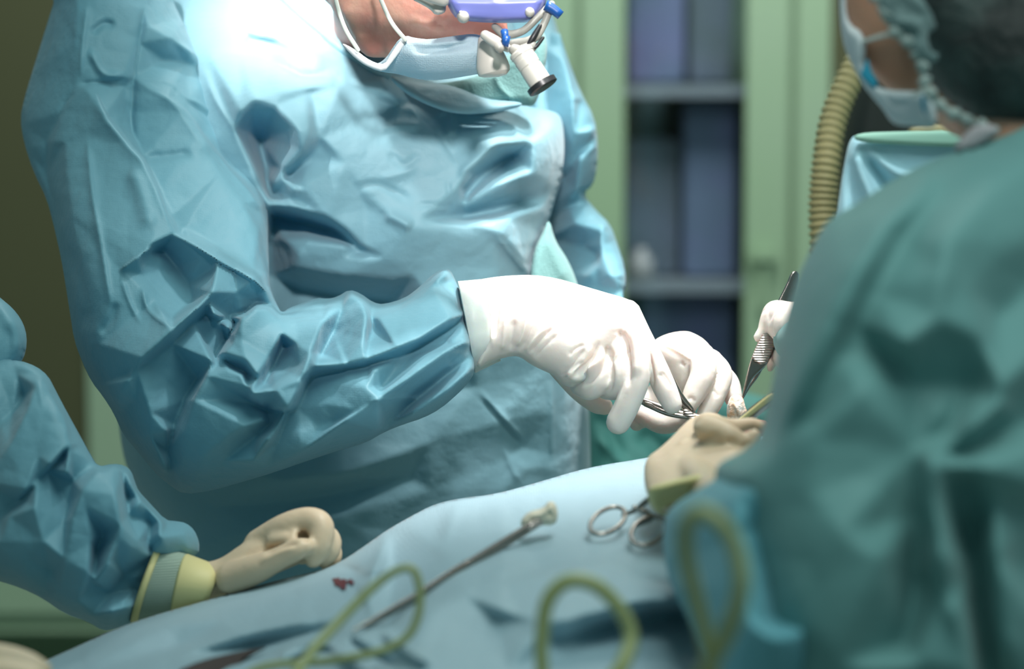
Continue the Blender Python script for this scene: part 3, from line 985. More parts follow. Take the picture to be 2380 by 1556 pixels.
# far sleeve behind the shoulder
me = relief([(1200, 100), (1296, 60), (1318, 130), (1350, 215), (1382, 272), (1390, 330), (1388, 390), (1378, 432), (1354, 450), (1385, 490), (1418, 520), (1436, 570), (1452, 620), (1455, 662), (1446, 684), (1454, 720), (1480, 790), (1530, 850), (1500, 890), (1420, 850), (1330, 760), (1240, 600), (1200, 400)],
            [(1250, 100, 2.30), (1300, 400, 2.31), (1400, 560, 2.29), (1400, 680, 2.26), (1500, 860, 2.04)], .055, 4, fs=2.2,
            facets=[[(1318, 140, 10), (1334, 230, 14), (1336, 310, 14), (1318, 390, 8)], [(1345, 240, 2), (1360, 270, 4), (1385, 285, 4)], [(1388, 296, 10), (1350, 350, 6), (1310, 410, 0)],
                    [(1385, 340, 6), (1350, 370, 14), (1310, 400, 6)], [(1380, 425, 10), (1340, 440, 14), (1290, 470, 2)], [(1354, 450, 6), (1320, 480, 2), (1280, 510, -6)],
                    [(1415, 520, 12), (1340, 520, 14), (1285, 545, 4)], [(1400, 540, 14), (1398, 590, 12), (1390, 620, 8)], [(1300, 560, -4), (1350, 575, 0), (1388, 592, 2)],
                    [(1430, 540, 6), (1400, 570, 12), (1350, 640, 6)], [(1390, 620, 14), (1370, 640, 12), (1350, 665, 4)], [(1450, 640, 8), (1420, 640, 14), (1380, 660, 6)]],
            fblur=3, strokes=[('c', 4, -3, [(1352, 450), (1325, 480), (1282, 512)]), ('c', 4, 3, [(1398, 520), (1397, 560), (1396, 600)]), ('c', 4, -3, [(1350, 560), (1370, 580), (1392, 594)])], crumple=[(60, 1.5, 8)], edge=14, ch=1)
o = link('sleeve', me, 'gown_left', gown)
o['label'] = 'crumpled far sleeve beside the green cabinet door'

# mask over nose and chin with its ties
me = relief([(843, 144), (858, 150), (880, 148), (898, 134), (912, 112), (926, 92), (944, 82), (962, 88), (1000, 92), (1050, 84), (1100, 78), (1125, 84), (1140, 120), (1142, 150), (1124, 170), (1080, 178), (1040, 184), (1000, 188), (960, 182), (925, 172), (890, 168), (862, 160)],
            [(900, 140, 1.945), (950, 100, 1.93), (1120, 120, 1.925), (1000, 180, 1.94)], .022, 2.5, Tb=.03,
            facets=[[(945, 92, 4), (930, 120, 6), (905, 150, 4), (892, 164, 0)], [(1108, 84, 3), (1060, 96, 6), (1000, 102, 6), (950, 100, 3)], [(1090, 100, 0), (1040, 112, -2), (980, 116, 0)], [(960, 128, 6), (1040, 126, 6), (1110, 120, 5)], [(920, 168, -3), (980, 170, 4), (1060, 168, 5), (1120, 160, 2)]],
            fblur=3, strokes=[('c', 3, -2, [(960, 116), (990, 124), (1030, 116), (1060, 108)]), ('c', 2.5, -2, [(1000, 96), (1050, 92), (1100, 84)])], edge=8, ch=1)
mask = link('face_mask', me, 'mask', surgeon)
me = relief([(792, 100), (806, 104), (830, 118), (850, 134), (872, 146), (893, 150), (905, 130), (922, 104), (940, 84), (950, 88), (936, 112), (914, 142), (893, 168), (860, 158), (838, 146), (812, 124)], [(860, 150, 1.925), (940, 90, 1.917), (800, 105, 1.94)], .003, 2.5, mode='rim', R=5, ch=1)
link('mask_edge', me, 'mask_in', mask)
for c in ([(772, -40, 1.935, 5), (786, 20, 1.93, 5), (804, 70, 1.927, 5), (832, 116, 1.925, 5)], [(870, -40, 1.92, 5), (890, 10, 1.915, 5), (912, 55, 1.91, 5), (942, 92, 1.908, 5)]):
    tube_obj('mask_tie', c, 'strap', mask, flat=(FW, .4))

# ------------------------------------------------------------------ gloves of the surgeon
def hand(name, chains, parent, m, strokes=(), voxel=.0010, sm=3, extra=None):
    bm = extra if extra is not None else bmesh.new()
    for c in chains:
        chain(bm, c, 6, 18)
    return link(name, fuse(bm, voxel, sm, strokes), m, parent)


palm = relief([(1066, 656), (1090, 655), (1140, 645), (1190, 640), (1240, 639), (1290, 646), (1340, 660), (1400, 678), (1450, 692), (1474, 702), (1484, 716), (1492, 745), (1498, 775), (1488, 800), (1460, 820), (1430, 845), (1400, 870), (1370, 888), (1340, 900), (1315, 900), (1296, 884), (1286, 872), (1262, 862), (1230, 846), (1210, 830), (1190, 828), (1150, 838), (1104, 864), (1100, 820), (1090, 760), (1078, 700)],
              [(1080, 750, 1.95), (1250, 740, 1.945), (1400, 780, 1.935), (1480, 800, 1.93)], .036, 3.5, mode='rim', R=95, ch=1, keep_bm=True)
right_hand = [
    [(1458, 728, 1.94, 32), (1488, 780, 1.925, 27), (1518, 840, 1.915, 27), (1544, 900, 1.91, 28), (1562, 940, 1.908, 24)],      # index finger on the holder
    [(1452, 740, 1.93, 36), (1476, 800, 1.905, 33), (1482, 870, 1.893, 31), (1462, 932, 1.893, 30), (1437, 982, 1.897, 29)],   # middle finger hanging down
    [(1420, 760, 1.93, 34), (1444, 820, 1.905, 29), (1450, 872, 1.897, 28), (1434, 902, 1.903, 27), (1408, 908, 1.92, 22)],    # ring finger curled
    [(1380, 780, 1.93, 34), (1402, 830, 1.91, 29), (1396, 880, 1.903, 29), (1372, 905, 1.91, 26), (1345, 900, 1.93, 20)],      # little finger curled
    [(1300, 850, 1.96, 30), (1345, 905, 1.965, 26), (1385, 936, 1.965, 25), (1404, 945, 1.965, 21)],                            # thumb from below
    [(1310, 800, 1.94, 60), (1350, 850, 1.935, 48)],
]
gs = [('c', 5, -3, [(1478, 735), (1500, 790), (1514, 860), (1512, 930)]), ('c', 5, -4, [(1436, 762), (1452, 800), (1462, 850), (1458, 905)]), ('c', 5, -4, [(1408, 800), (1422, 840), (1426, 880), (1412, 920)]),
      ('r', 10, 3, [(1470, 760), (1480, 820), (1478, 880)]), ('r', 9, 3, [(1425, 830), (1428, 880), (1400, 910)]), ('r', 10, 4, [(1310, 850), (1340, 876), (1385, 850), (1400, 800)]), ('c', 4, -2.2, [(1122, 690), (1128, 760), (1122, 830)]), ('c', 4, 2, [(1135, 680), (1142, 760), (1148, 820)]), ('c', 4, -2.2, [(1160, 700), (1152, 760), (1148, 790)]), ('c', 5, -2.6, [(1195, 740), (1190, 790), (1186, 820)]),
      ('c', 5, 2.0, [(1175, 730), (1170, 790), (1165, 820)]), ('c', 5, -3.0, [(1242, 700), (1236, 750), (1222, 790), (1205, 822)]), ('c', 5, 2.4, [(1228, 720), (1218, 770), (1200, 810)]),
      ('c', 4, -2.2, [(1285, 760), (1255, 790), (1228, 825)]), ('c', 4, 2.0, [(1275, 758), (1245, 788), (1218, 822)]), ('c', 4, -1.8, [(1296, 775), (1270, 800), (1240, 835)]),
      ('c', 4, -2.6, [(1395, 790), (1378, 830), (1345, 862), (1320, 880)]), ('c', 4, 2.6, [(1405, 810), (1395, 845), (1365, 875), (1345, 890)]), ('c', 4, -2.6, [(1412, 800), (1404, 850), (1372, 888), (1350, 896)]),
      ('c', 4, 2.4, [(1375, 800), (1355, 840), (1322, 870)]), ('c', 4, -2.4, [(1360, 808), (1335, 842), (1305, 868)]), ('c', 5, -2.8, [(1440, 760), (1455, 800), (1444, 850)]), ('c', 4, 2, [(1430, 770), (1440, 810), (1420, 850)]),
      ('c', 4, -2.4, [(1488, 740), (1498, 800), (1508, 860)]),
      ('c', 3, -1.4, [(1320, 830), (1335, 812), (1360, 800)]), ('c', 4, -1.8, [(1300, 876), (1340, 850), (1360, 838)]),
      ('c', 3, -1.5, [(1528, 868), (1545, 880), (1560, 905)]), ('c', 3, -1.2, [(1536, 862), (1552, 880), (1566, 905)])]
g = hand('glove', right_hand, surgeon, 'glove', gs, extra=palm)
g['label'] = 'brightly lit white glove on the near hand, fingers curled around the needle holder'
# rolled cuff of the glove over the sleeve
bm = bmesh.new()
cc = [(1063, 657), (1072, 700), (1083, 750), (1092, 800), (1102, 862)]
rings = []
for k, (f, dd) in enumerate([(0, .002), (.06, .006), (.5, .005), (1, .003), (1.3, -.004)]):
    ring_ = []
    for i in range(28):
        a = i / 28 * 2 * math.pi
        top = np.array([1064, 654.]) + f * np.array([46., -4.]); bot = np.array([1104, 868.]) + f * np.array([46., -22.])
        c_ = (top + bot) / 2; r_ = (bot - top) / 2
        p = c_ + r_ * math.cos(a)
        wv = 1 + .03 * math.sin(7 * a + f)
        ring_.append(W(p[0], p[1], 1.948 - math.sin(a) * (.036 + dd) * wv))
    rings.append(ring_)
rings_bm(bm, rings, False)
o = link('glove_cuff', from_bm(bm), 'glove', g)
s_ = o.modifiers.new('thick', 'SOLIDIFY'); s_.thickness = .0012

lh = relief([(1512, 800), (1530, 784), (1560, 773), (1590, 769), (1608, 772), (1640, 790), (1660, 818), (1668, 850), (1660, 880), (1640, 900), (1600, 940), (1560, 940), (1524, 880), (1505, 840)], [(1580, 850, 1.985), (1650, 820, 1.98), (1520, 830, 1.99)], .028, 3.5, mode='rim', R=70, ch=1, keep_bm=True)
left_hand = [
    [(1630, 830, 1.965, 34), (1634, 870, 1.95, 31), (1614, 915, 1.945, 27), (1602, 940, 1.943, 22)],
    [(1650, 840, 1.975, 30), (1676, 872, 1.965, 27), (1660, 925, 1.955, 25), (1640, 965, 1.952, 22)],
    [(1665, 860, 1.985, 26), (1694, 890, 1.98, 24), (1704, 925, 1.975, 22)],
    [(1560, 900, 1.99, 40), (1500, 960, 1.985, 36), (1480, 985, 1.98, 18)],
    [(1490, 962, 1.975, 22), (1540, 984, 1.97, 26), (1590, 975, 1.965, 22)],
]
o = hand('glove', left_hand, surgeon, 'glove', [('c', 3, -1.6, [(1590, 842), (1584, 846), (1594, 852)]), ('c', 4, 1.5, [(1540, 800), (1580, 820), (1610, 840)]), ('c', 3, -1.2, [(1596, 932), (1606, 925), (1618, 936)]), ('c', 3, -1.2, [(1655, 905), (1664, 915), (1668, 925)])], extra=lh)
o['label'] = 'lit white glove on the far hand beside the wound'

# ------------------------------------------------------------------ head loupes and lamp
t = thing('surgical_loupes', 'violet visor with clip-on magnifying loupe and lamp on the surgeon\'s brow', 'loupes', W(1150, 20, 1.9))
me = relief([(1038, -90), (1036, 0), (1044, 22), (1062, 46), (1110, 52), (1170, 54), (1236, 52), (1256, 36), (1272, 0), (1276, -90)], [(1050, 0, 1.90), (1160, 0, 1.875), (1260, 0, 1.90)], .02, 3, Tb=.03, mode='rim', R=16, ch=1, facets=[[(1042, 6, 3), (1150, 8, 4), (1268, 4, 3)]], fblur=2)
vis = link('visor', me, 'violet', t)
for (x, y, r) in ((1077, 39, 15), (1231, 28, 13), (1071, 29, 5)):
    tube_obj('rivet', [(x, y, 1.885, r), (x, y, 1.874, r), (x, y, 1.868, r * .8)], 'plastic_white', vis, 2, 16)
me = relief([(955, -20), (1000, -6), (1020, -20), (1034, -30), (1038, 20), (1032, 32), (1012, 36), (1000, 22), (975, 8), (958, 0)], [(1000, 10, 1.895)], .008, 2.5, mode='rim', R=10, ch=1)
link('side_clip', me, 'plastic_white', t)
tube_obj('headband', [(780, -75, 1.87, 24), (870, -60, 1.86, 24), (960, -30, 1.87, 22), (1030, -5, 1.88, 20)], 'plastic_white', t)
tube_obj('hinge_bar', [(1150, 62, 1.885, 8), (1175, 80, 1.88, 10), (1215, 72, 1.875, 9), (1250, 40, 1.875, 9), (1282, 10, 1.88, 9)], 'plastic_grey', t)
tube_obj('hinge_arm', [(1192, 100, 1.868, 8), (1240, 90, 1.866, 10), (1262, 60, 1.868, 9), (1275, 30, 1.87, 9)], 'plastic_grey', t)
tube_obj('bracket', [(1255, 60, 1.862, 5), (1240, 85, 1.86, 7), (1226, 108, 1.86, 5)], 'plastic_black', t)
tube_obj('bracket', [(1262, 88, 1.862, 4), (1246, 108, 1.86, 5), (1236, 112, 1.86, 4)], 'plastic_black', t)
tube_obj('hinge_plate', [(1128, 82, 1.875, 12), (1150, 96, 1.87, 14), (1180, 112, 1.868, 10)], 'plastic_white', t)
tube_obj('hinge_ring', [(1160, 112, 1.862, 12), (1160, 112, 1.856, 12)], 'plastic_grey', t, 2, 18)
tube_obj('lens_mount', [(1196, 116, 1.862, 14), (1212, 122, 1.862, 18), (1236, 108, 1.862, 13)], 'plastic_grey', t)
for c in ([(1172, 72, 1.864, 9), (1175, 92, 1.86, 9)], [(1168, 94, 1.858, 13), (1184, 97, 1.858, 13)], [(1268, 12, 1.866, 13), (1286, 22, 1.866, 12), (1303, 36, 1.866, 11)]):
    tube_obj('knob', c, 'blue_knob', t, 2, 16, False)
# lamp cup
bm = bmesh.new()
ax = [(1126, 80, 1.90, 12), (1129, 86, 1.90, 19), (1134, 104, 1.90, 25), (1139, 126, 1.90, 32), (1144, 150, 1.90, 38), (1147, 162, 1.90, 39), (1149, 170, 1.90, 37), (1150, 176, 1.90, 28), (1150, 178, 1.90, 12)]
sweep_bm(bm, [W(*a[:3]) for a in ax], [a[3] * a[2] / FPX for a in ax], 28, False)
crisp(link('lamp_cup', from_bm(bm), 'plastic_white', t))
# loupe barrel: axis from (1208,118) to (1266,208)
u = Vector((1266 - 1208, 208 - 118)).normalized()


def lp(s):
    return W(1208 + u.x * s, 118 + u.y * s, 1.858 - s * .00003)


bm = bmesh.new()
prof = [(0, 26), (4, 29), (12, 29), (13, 27), (24, 27), (25, 28), (42, 27), (43, 25.5), (46, 25.5), (47, 27), (92, 27.5)]
sweep_bm(bm, [lp(s) for s, r in prof], [r * 1.858 / FPX for s, r in prof], 28, False)
barrel = crisp(link('loupe_barrel', from_bm(bm), 'plastic_white', t))
bm = bmesh.new()
prof = [(88, 30), (90, 37), (102, 37), (104, 33), (104.5, 24)]
sweep_bm(bm, [lp(s) for s, r in prof], [r * 1.858 / FPX for s, r in prof], 28, False)
crisp(link('lens_ring', from_bm(bm), 'plastic_black', barrel))

# ------------------------------------------------------------------ instruments in the lit hands
t = thing('needle_holder', 'steel needle holder under the near glove\'s index finger', 'needle holder', W(1560, 950, 1.93))
tube_obj('jaw', [(1496, 934, 1.935, 9), (1560, 956, 1.933, 9), (1625, 972, 1.93, 9), (1690, 990, 1.93, 7)], 'steel', t)
tube_obj('shank', [(1500, 940, 1.925, 6), (1560, 964, 1.92, 6), (1640, 974, 1.92, 6)], 'steel', t)
tube_obj('box_joint', [(1594, 958, 1.918, 7), (1612, 974, 1.918, 9), (1604, 986, 1.918, 6)], 'steel_rib', t)
t = thing('surgical_scissors', 'slim steel scissors running down between the surgeon\'s two gloves', 'scissors', W(1560, 880, 1.94))
tube_obj('blade', [(1517, 803, 1.94, 2), (1528, 818, 1.94, 6), (1550, 870, 1.938, 9), (1580, 930, 1.936, 9), (1610, 960, 1.934, 7)], 'steel', t)
tube_obj('blade', [(1534, 835, 1.93, 2), (1552, 860, 1.93, 5), (1580, 915, 1.93, 6), (1608, 952, 1.93, 5)], 'steel', t)

t = thing('tissue_forceps', 'steel tissue forceps with a ribbed grip pointing down at the wound', 'forceps', W(1760, 830, 1.97))
me = relief([(1828, 660), (1838, 634), (1850, 628), (1860, 640), (1850, 690), (1820, 780), (1796, 824), (1782, 850), (1765, 866), (1750, 880), (1740, 900), (1728, 926), (1724, 924), (1730, 896), (1738, 860), (1744, 838), (1752, 816), (1776, 764), (1800, 715)], [(1760, 830, 1.965), (1850, 640, 1.97), (1726, 925, 1.965)], .003, 2.5, mode='rim', R=6, ch=1)
link('arm', me, 'steel', t)
me = relief([(1775, 768), (1810, 772), (1805, 796), (1792, 826), (1776, 852), (1745, 836), (1754, 812)], [(1775, 810, 1.961)], .002, 2, mode='rim', R=4, ch=1,
            strokes=[('c', 2.2, .8, [(1752 + k * 0.0 + 22 * (1 - k / 9.), 836 - k * 7), (1790 + 15 * k / 9., 850 - k * 7.6)]) for k in range(10)])
link('ribbed_grip', me, 'steel_rib', t)
tube_obj('arm', [(1846, 650, 1.985, 7), (1800, 760, 1.985, 8), (1766, 856, 1.98, 7), (1740, 900, 1.972, 4), (1727, 925, 1.967, 2)], 'steel', t)

me = relief([(1690, 940), (1700, 918), (1716, 916), (1728, 926), (1732, 945), (1738, 960), (1728, 978), (1708, 990), (1696, 984), (1688, 965)], [(1710, 950, 1.925)], .010, 2.5, ch=1, strokes=[('r', 3, 1.5, [(1700, 930), (1712, 950), (1722, 975)]), ('r', 3, -1.5, [(1712, 926), (1724, 950), (1722, 968)])])
tag(link('wound_swab', me, 'gauze_wet'), 'glaring white swab with orange iodine stains at the forceps tip', 'swab')
# patient's bit of skin in the opening, lying inside the drape hole
me = relief([(1590, 985), (1660, 990), (1710, 985), (1760, 975), (1790, 980), (1800, 1030), (1760, 1060), (1640, 1050)], [(1700, 1010, 1.985)], .02, 4, mode='rim', R=20)
tag(link('patient_skin', me, 'skin'), 'small patch of lit pink patient skin beside the beige glove', 'skin')

# ------------------------------------------------------------------ assistant in the right foreground
assist = thing('person', 'blurred assistant in teal gown, cap and mask filling the right foreground', 'person', (0.30, 1.35, 0.0), 'surgical team in gowns')
bm = bmesh.new()
chain(bm, [(2350, 1600, 1.50, 300), (2400, 1000, 1.50, 300), (2400, 600, 1.52, 220)], 4, 20)
chain(bm, [(2420, 480, 1.53, 130), (2330, 300, 1.56, 95), (2250, 190, 1.58, 100)], 5, 18)
chain(bm, [(2350, 560, 1.50, 130), (2120, 700, 1.45, 110), (1990, 1000, 1.42, 90), (1880, 1240, 1.42, 80), (1720, 1230, 1.50, 55), (1640, 1110, 1.69, 30)], 4, 16)
chain(bm, [(2180, -60, 1.60, 200), (2240, 0, 1.60, 190)], 4, 22)
chain(bm, [(2060, -60, 1.60, 110), (2080, 60, 1.60, 108), (2130, 130, 1.60, 90)], 4, 20)
chain(bm, [(1995, 20, 1.60, 26), (2010, 60, 1.60, 24)], 3, 12)
chain(bm, [(2080, 60, 1.60, 90), (2100, 140, 1.60, 80), (2150, 170, 1.60, 70), (2260, 240, 1.60, 90)], 4, 16)
body = link('body', fuse(bm, .005, 6), 'skin_tan', assist)

me = relief([(2460, 240), (2380, 296), (2330, 318), (2270, 340), (2216, 356), (2170, 372), (2120, 394), (2060, 428), (2000, 468), (1950, 496), (1925, 512), (1900, 548), (1880, 590), (1862, 625), (1845, 670), (1828, 730), (1810, 800), (1798, 870), (1788, 930), (1776, 985), (1762, 1020), (1730, 1048), (1700, 1062), (1668, 1078), (1660, 1110), (1664, 1150), (1690, 1240), (1720, 1340), (1730, 1440), (1700, 1560), (1690, 1700), (2100, 1800), (2560, 1800), (2600, 900), (2560, 300)],
            [(2300, 400, 1.52), (1950, 600, 1.48), (1850, 1000, 1.46), (1700, 1100, 1.48), (1850, 1500, 1.44), (2300, 1000, 1.46), (2400, 1600, 1.46)], .14, 8, Tb=.10, sat=.6,
            facets=[[(2140, 420, 18), (2060, 520, 22), (1990, 640, 24), (1920, 780, 24), (1850, 930, 20), (1800, 1020, 12)],
                    [(2180, 460, 4), (2100, 560, 0), (2030, 680, 0), (1950, 830, 0), (1880, 980, 2)],
                    [(2380, 380, 10), (2300, 440, 16), (2200, 560, 22), (2190, 640, 20)],
                    [(2380, 560, 6), (2280, 640, 8), (2180, 740, 14), (2100, 800, 18)],
                    [(2420, 640, -12), (2320, 740, -10), (2260, 900, -14), (2190, 1020, -16)],
                    [(2240, 660, 12), (2280, 780, 10), (2330, 900, 12), (2390, 1040, 10)],
                    [(2000, 760, -2), (2060, 830, -10), (2130, 900, -12), (2190, 960, -6)],
                    [(2330, 940, 12), (2250, 1010, 12), (2160, 1062, 16)],
                    [(2380, 980, -16), (2290, 1020, -14), (2200, 1060, -12)],
                    [(2170, 1075, 20), (2280, 1085, 16), (2400, 1120, 14)],
                    [(2150, 1060, 10), (2160, 1150, 18), (2190, 1280, 20), (2230, 1420, 18), (2260, 1560, 16)],
                    [(2130, 1050, -8), (2140, 1200, -14), (2130, 1350, -14), (2100, 1500, -8)],
                    [(2230, 1120, -10), (2250, 1250, -24), (2270, 1400, -24), (2300, 1600, -22)],
                    [(2310, 1160, 4), (2320, 1300, 14), (2330, 1500, 16)],
                    [(2400, 1200, -16), (2380, 1320, -14), (2400, 1420, 10)],
                    [(1700, 1080, 14), (1800, 1060, 12), (1900, 1000, 12), (2000, 900, 10)],
                    [(1880, 1150, 12), (1960, 1240, 16), (2040, 1300, 14)],
                    [(1800, 1200, 10), (1850, 1400, 14), (1950, 1550, 12)],
                    [(2250, 1330, -4), (2180, 1420, 8), (2130, 1540, 12)]],
            fblur=13, fs=1.6, crumple=[(260, 5, 31), (110, 1.5, 33)], edge=50)
gown = link('gown', me, 'gown_teal', assist)
me = relief([(1550, 1190), (1585, 1160), (1630, 1135), (1670, 1110), (1740, 1080), (1830, 1100), (1900, 1200), (1950, 1400), (1930, 1650), (1700, 1680), (1640, 1560), (1600, 1440), (1560, 1370), (1542, 1290), (1541, 1230)],
            [(1560, 1250, 1.53), (1700, 1200, 1.42), (1700, 1500, 1.38), (1900, 1500, 1.38)], .07, 6, Tb=.06,
            facets=[[(1560, 1230, 6), (1640, 1180, 14), (1720, 1150, 14)], [(1700, 1250, 10), (1730, 1350, 14), (1745, 1480, 16)], [(1760, 1230, -18), (1790, 1320, -24), (1805, 1440, -16)],
                    [(1740, 1440, 16), (1790, 1480, 22), (1830, 1480, 16)], [(1600, 1400, -4), (1660, 1500, -4)], [(1560, 1320, -2), (1620, 1370, 6), (1660, 1440, 6)]],
            fblur=8, fs=1.3, crumple=[(120, 3, 13)], edge=30)
o = link('sleeve', me, 'gown_cyan', gown)
o['label'] = 'pale blue gathered forearm of the near sleeve'
me = relief([(2214, 356), (2225, 330), (2255, 298), (2285, 284), (2330, 300), (2300, 330), (2260, 352)], [(2260, 320, 1.50)], .012, 4, mode='rim', R=14, ch=1)
link('undershirt_collar', me, mat('grey_undershirt', (0.42, 0.38, 0.40), .8), assist)

# hair under a sheer cap with a ruffled elastic edge
bm = bmesh.new()
chain(bm, [(2230, 0, 1.56, 150), (2290, 110, 1.55, 150), (2380, 140, 1.55, 165), (2450, 60, 1.56, 170), (2350, -60, 1.58, 180)], 4, 22)
link('hair', fuse(bm, .005, 6), 'hair', assist)
cap_rim = [(2010, -60), (2040, 0), (2075, 60), (2110, 100), (2140, 140), (2150, 190), (2170, 230), (2215, 262), (2260, 285), (2310, 300)]
bm = bmesh.new()
cr = spline([(x, y, 1.50, 13) for x, y in cap_rim], 7)
sweep_bm(bm, [W(p[0] + 5 * math.sin(i * 1.9), p[1] + 4 * math.cos(i * 2.3), p[2]) for i, p in enumerate(cr)], [(11 + 5 * math.sin(i * 1.3)) * 1.5 / FPX for i in range(len(cr))], 12, True)
o = link('cap_edge', from_bm(bm), 'cap_rim', assist)
bm = bmesh.new()
chain(bm, [(2030, -50, 1.50, 16), (2070, 20, 1.50, 22), (2095, 50, 1.50, 26), (2130, 70, 1.50, 22), (2140, 120, 1.50, 22)], 5, 14)
chain(bm, [(2080, -20, 1.50, 22), (2130, 10, 1.50, 20), (2160, 60, 1.505, 18)], 5, 14)
chain(bm, [(2140, 80, 1.50, 15), (2160, 140, 1.50, 12), (2180, 130, 1.50, 10)], 5, 14)
for s_, v in ((5, 0),):
    me = fuse(bm, .003, 2, [('c', 6, -3, [(2060, 0), (2080, 30), (2120, 40)]), ('c', 6, -3, [(2090, 60), (2120, 80), (2140, 70)])])
link('surgical_cap', me, 'cap', assist)['label'] = 'sheer ruffled cap front at the temple'
# sheer veil over the hair: thin strands
me = relief([(2150, -80), (2560, -80), (2560, 260), (2400, 298), (2310, 296), (2230, 250), (2170, 190), (2150, 120), (2140, 60)], [(2200, 100, 1.49), (2400, 100, 1.40), (2350, -60, 1.42), (2350, 280, 1.46)], .02, 8, Tb=.02, mode='rim', R=60, strokes=[('r', 10, 5, [(2160, 60), (2220, 20), (2300, -40)]), ('r', 8, 4, [(2180, 160), (2280, 160), (2380, 120)])], crumple=[(40, 3, 3)])
vm = bpy.data.materials.new('sheer_cap_net')
vm.use_nodes = True
nt = vm.node_tree
b_ = nt.nodes['Principled BSDF']
b_.inputs['Base Color'].default_value = (0.25, .4, .4, 1)
b_.inputs['Roughness'].default_value = .8
tr_ = nt.nodes.new('ShaderNodeBsdfTransparent'); mx_ = nt.nodes.new('ShaderNodeMixShader')
mx_.inputs[0].default_value = 0.03
nt.links.new(tr_.outputs[0], mx_.inputs[1]); nt.links.new(b_.outputs[0], mx_.inputs[2]); nt.links.new(mx_.outputs[0], nt.nodes['Material Output'].inputs[0])
link('cap_net', me, vm, assist)['label'] = 'see-through cap net over the dark hair'

# mask hanging off the chin
me = relief([(1948, -60), (1950, 20), (1954, 70), (1962, 110), (1980, 150), (1996, 180), (2010, 205), (2040, 240), (2055, 258), (2068, 280), (2085, 292), (2120, 294), (2175, 300), (2178, 262), (2166, 215), (2120, 212), (2060, 210), (2030, 196), (2006, 160), (2014, 110), (2004, 74), (1976, 56), (1968, 20), (1972, -60)],
            [(1960, 50, 1.60), (2000, 150, 1.585), (2120, 260, 1.54)], .012, 3, Tb=.02, mode='rim', R=22, ch=1, strokes=[('c', 5, -4, [(2060, 215), (2075, 240), (2120, 240)]), ('c', 4, 3, [(1990, 180), (2020, 210), (2060, 250)]), ('c', 4, -3, [(2145, 220), (2150, 260), (2160, 296)])])
mk = link('face_mask', me, 'mask_pale', assist)
me = relief([(2015, 130), (2005, 160), (1998, 176), (2025, 204), (2038, 204), (2040, 190), (2026, 168)], [(2018, 180, 1.565)], .004, 2.5, mode='rim', R=6, ch=1)
link('mask_gap', me, 'mask_blue', mk)['label'] = 'deep blue inner side of the mask'
me = relief([(2136, 222), (2160, 220), (2176, 296), (2150, 294)], [(2155, 260, 1.522)], .003, 3, mode='rim', R=6, ch=1)
link('mask_pleat', me, 'mask_blue', mk)
tube_obj('mask_tie', [(2008, 96, 1.575, 5), (2040, 86, 1.54, 5), (2068, 78, 1.51, 5)], 'strap', mk)
tube_obj('mask_tie', [(2120, 222, 1.52, 4), (2140, 212, 1.50, 4), (2160, 206, 1.49, 5)], 'strap', mk)

# near glove of the assistant, gripping the retractor
pal = relief([(1495, 1085), (1505, 1062), (1530, 1045), (1560, 1018), (1590, 985), (1612, 968), (1640, 958), (1665, 960), (1690, 975), (1712, 1000), (1735, 1030), (1735, 1075), (1680, 1110), (1660, 1140), (1590, 1170), (1545, 1198), (1512, 1175), (1496, 1130)], [(1560, 1080, 1.71), (1680, 1030, 1.72), (1560, 1170, 1.64)], .03, 4, mode='rim', R=55, ch=1, keep_bm=True)
ah = [
    [(1650, 1000, 1.70, 34), (1690, 1010, 1.69, 26), (1730, 1030, 1.69, 20), (1752, 1012, 1.69, 16)],
    [(1660, 1040, 1.70, 30), (1710, 1044, 1.69, 24), (1748, 1030, 1.69, 18)],
    [(1640, 990, 1.72, 30), (1700, 992, 1.73, 20), (1745, 985, 1.735, 15), (1765, 990, 1.735, 13)],
    [(1600, 1060, 1.72, 40), (1660, 1080, 1.71, 28), (1720, 1060, 1.71, 20)],
    [(1570, 1130, 1.68, 40), (1640, 1120, 1.68, 28), (1700, 1090, 1.69, 20)],
    [(1600, 1090, 1.70, 42), (1640, 1130, 1.63, 46), (1690, 1180, 1.53, 52)],
]
g = hand('glove', ah, assist, 'glove_beige', [('r', 9, -2.5, [(1560, 1070), (1620, 1030), (1680, 1010)]), ('r', 8, 2, [(1540, 1060), (1600, 1010), (1640, 980)]), ('r', 6, -2, [(1690, 1020), (1720, 1040), (1750, 1025)])], voxel=.002, extra=pal)
me = relief([(1504, 1140), (1520, 1128), (1580, 1112), (1640, 1100), (1672, 1094), (1680, 1120), (1640, 1150), (1590, 1180), (1550, 1200), (1528, 1196), (1508, 1170)], [(1540, 1160, 1.62), (1660, 1110, 1.62)], .016, 4, mode='rim', R=18, ch=1, strokes=[('r', 7, 3, [(1515, 1145), (1580, 1125), (1660, 1108)]), ('r', 8, -3, [(1520, 1165), (1580, 1148), (1650, 1130)])])
link('glove_cuff', me, 'glove_cuff', g)
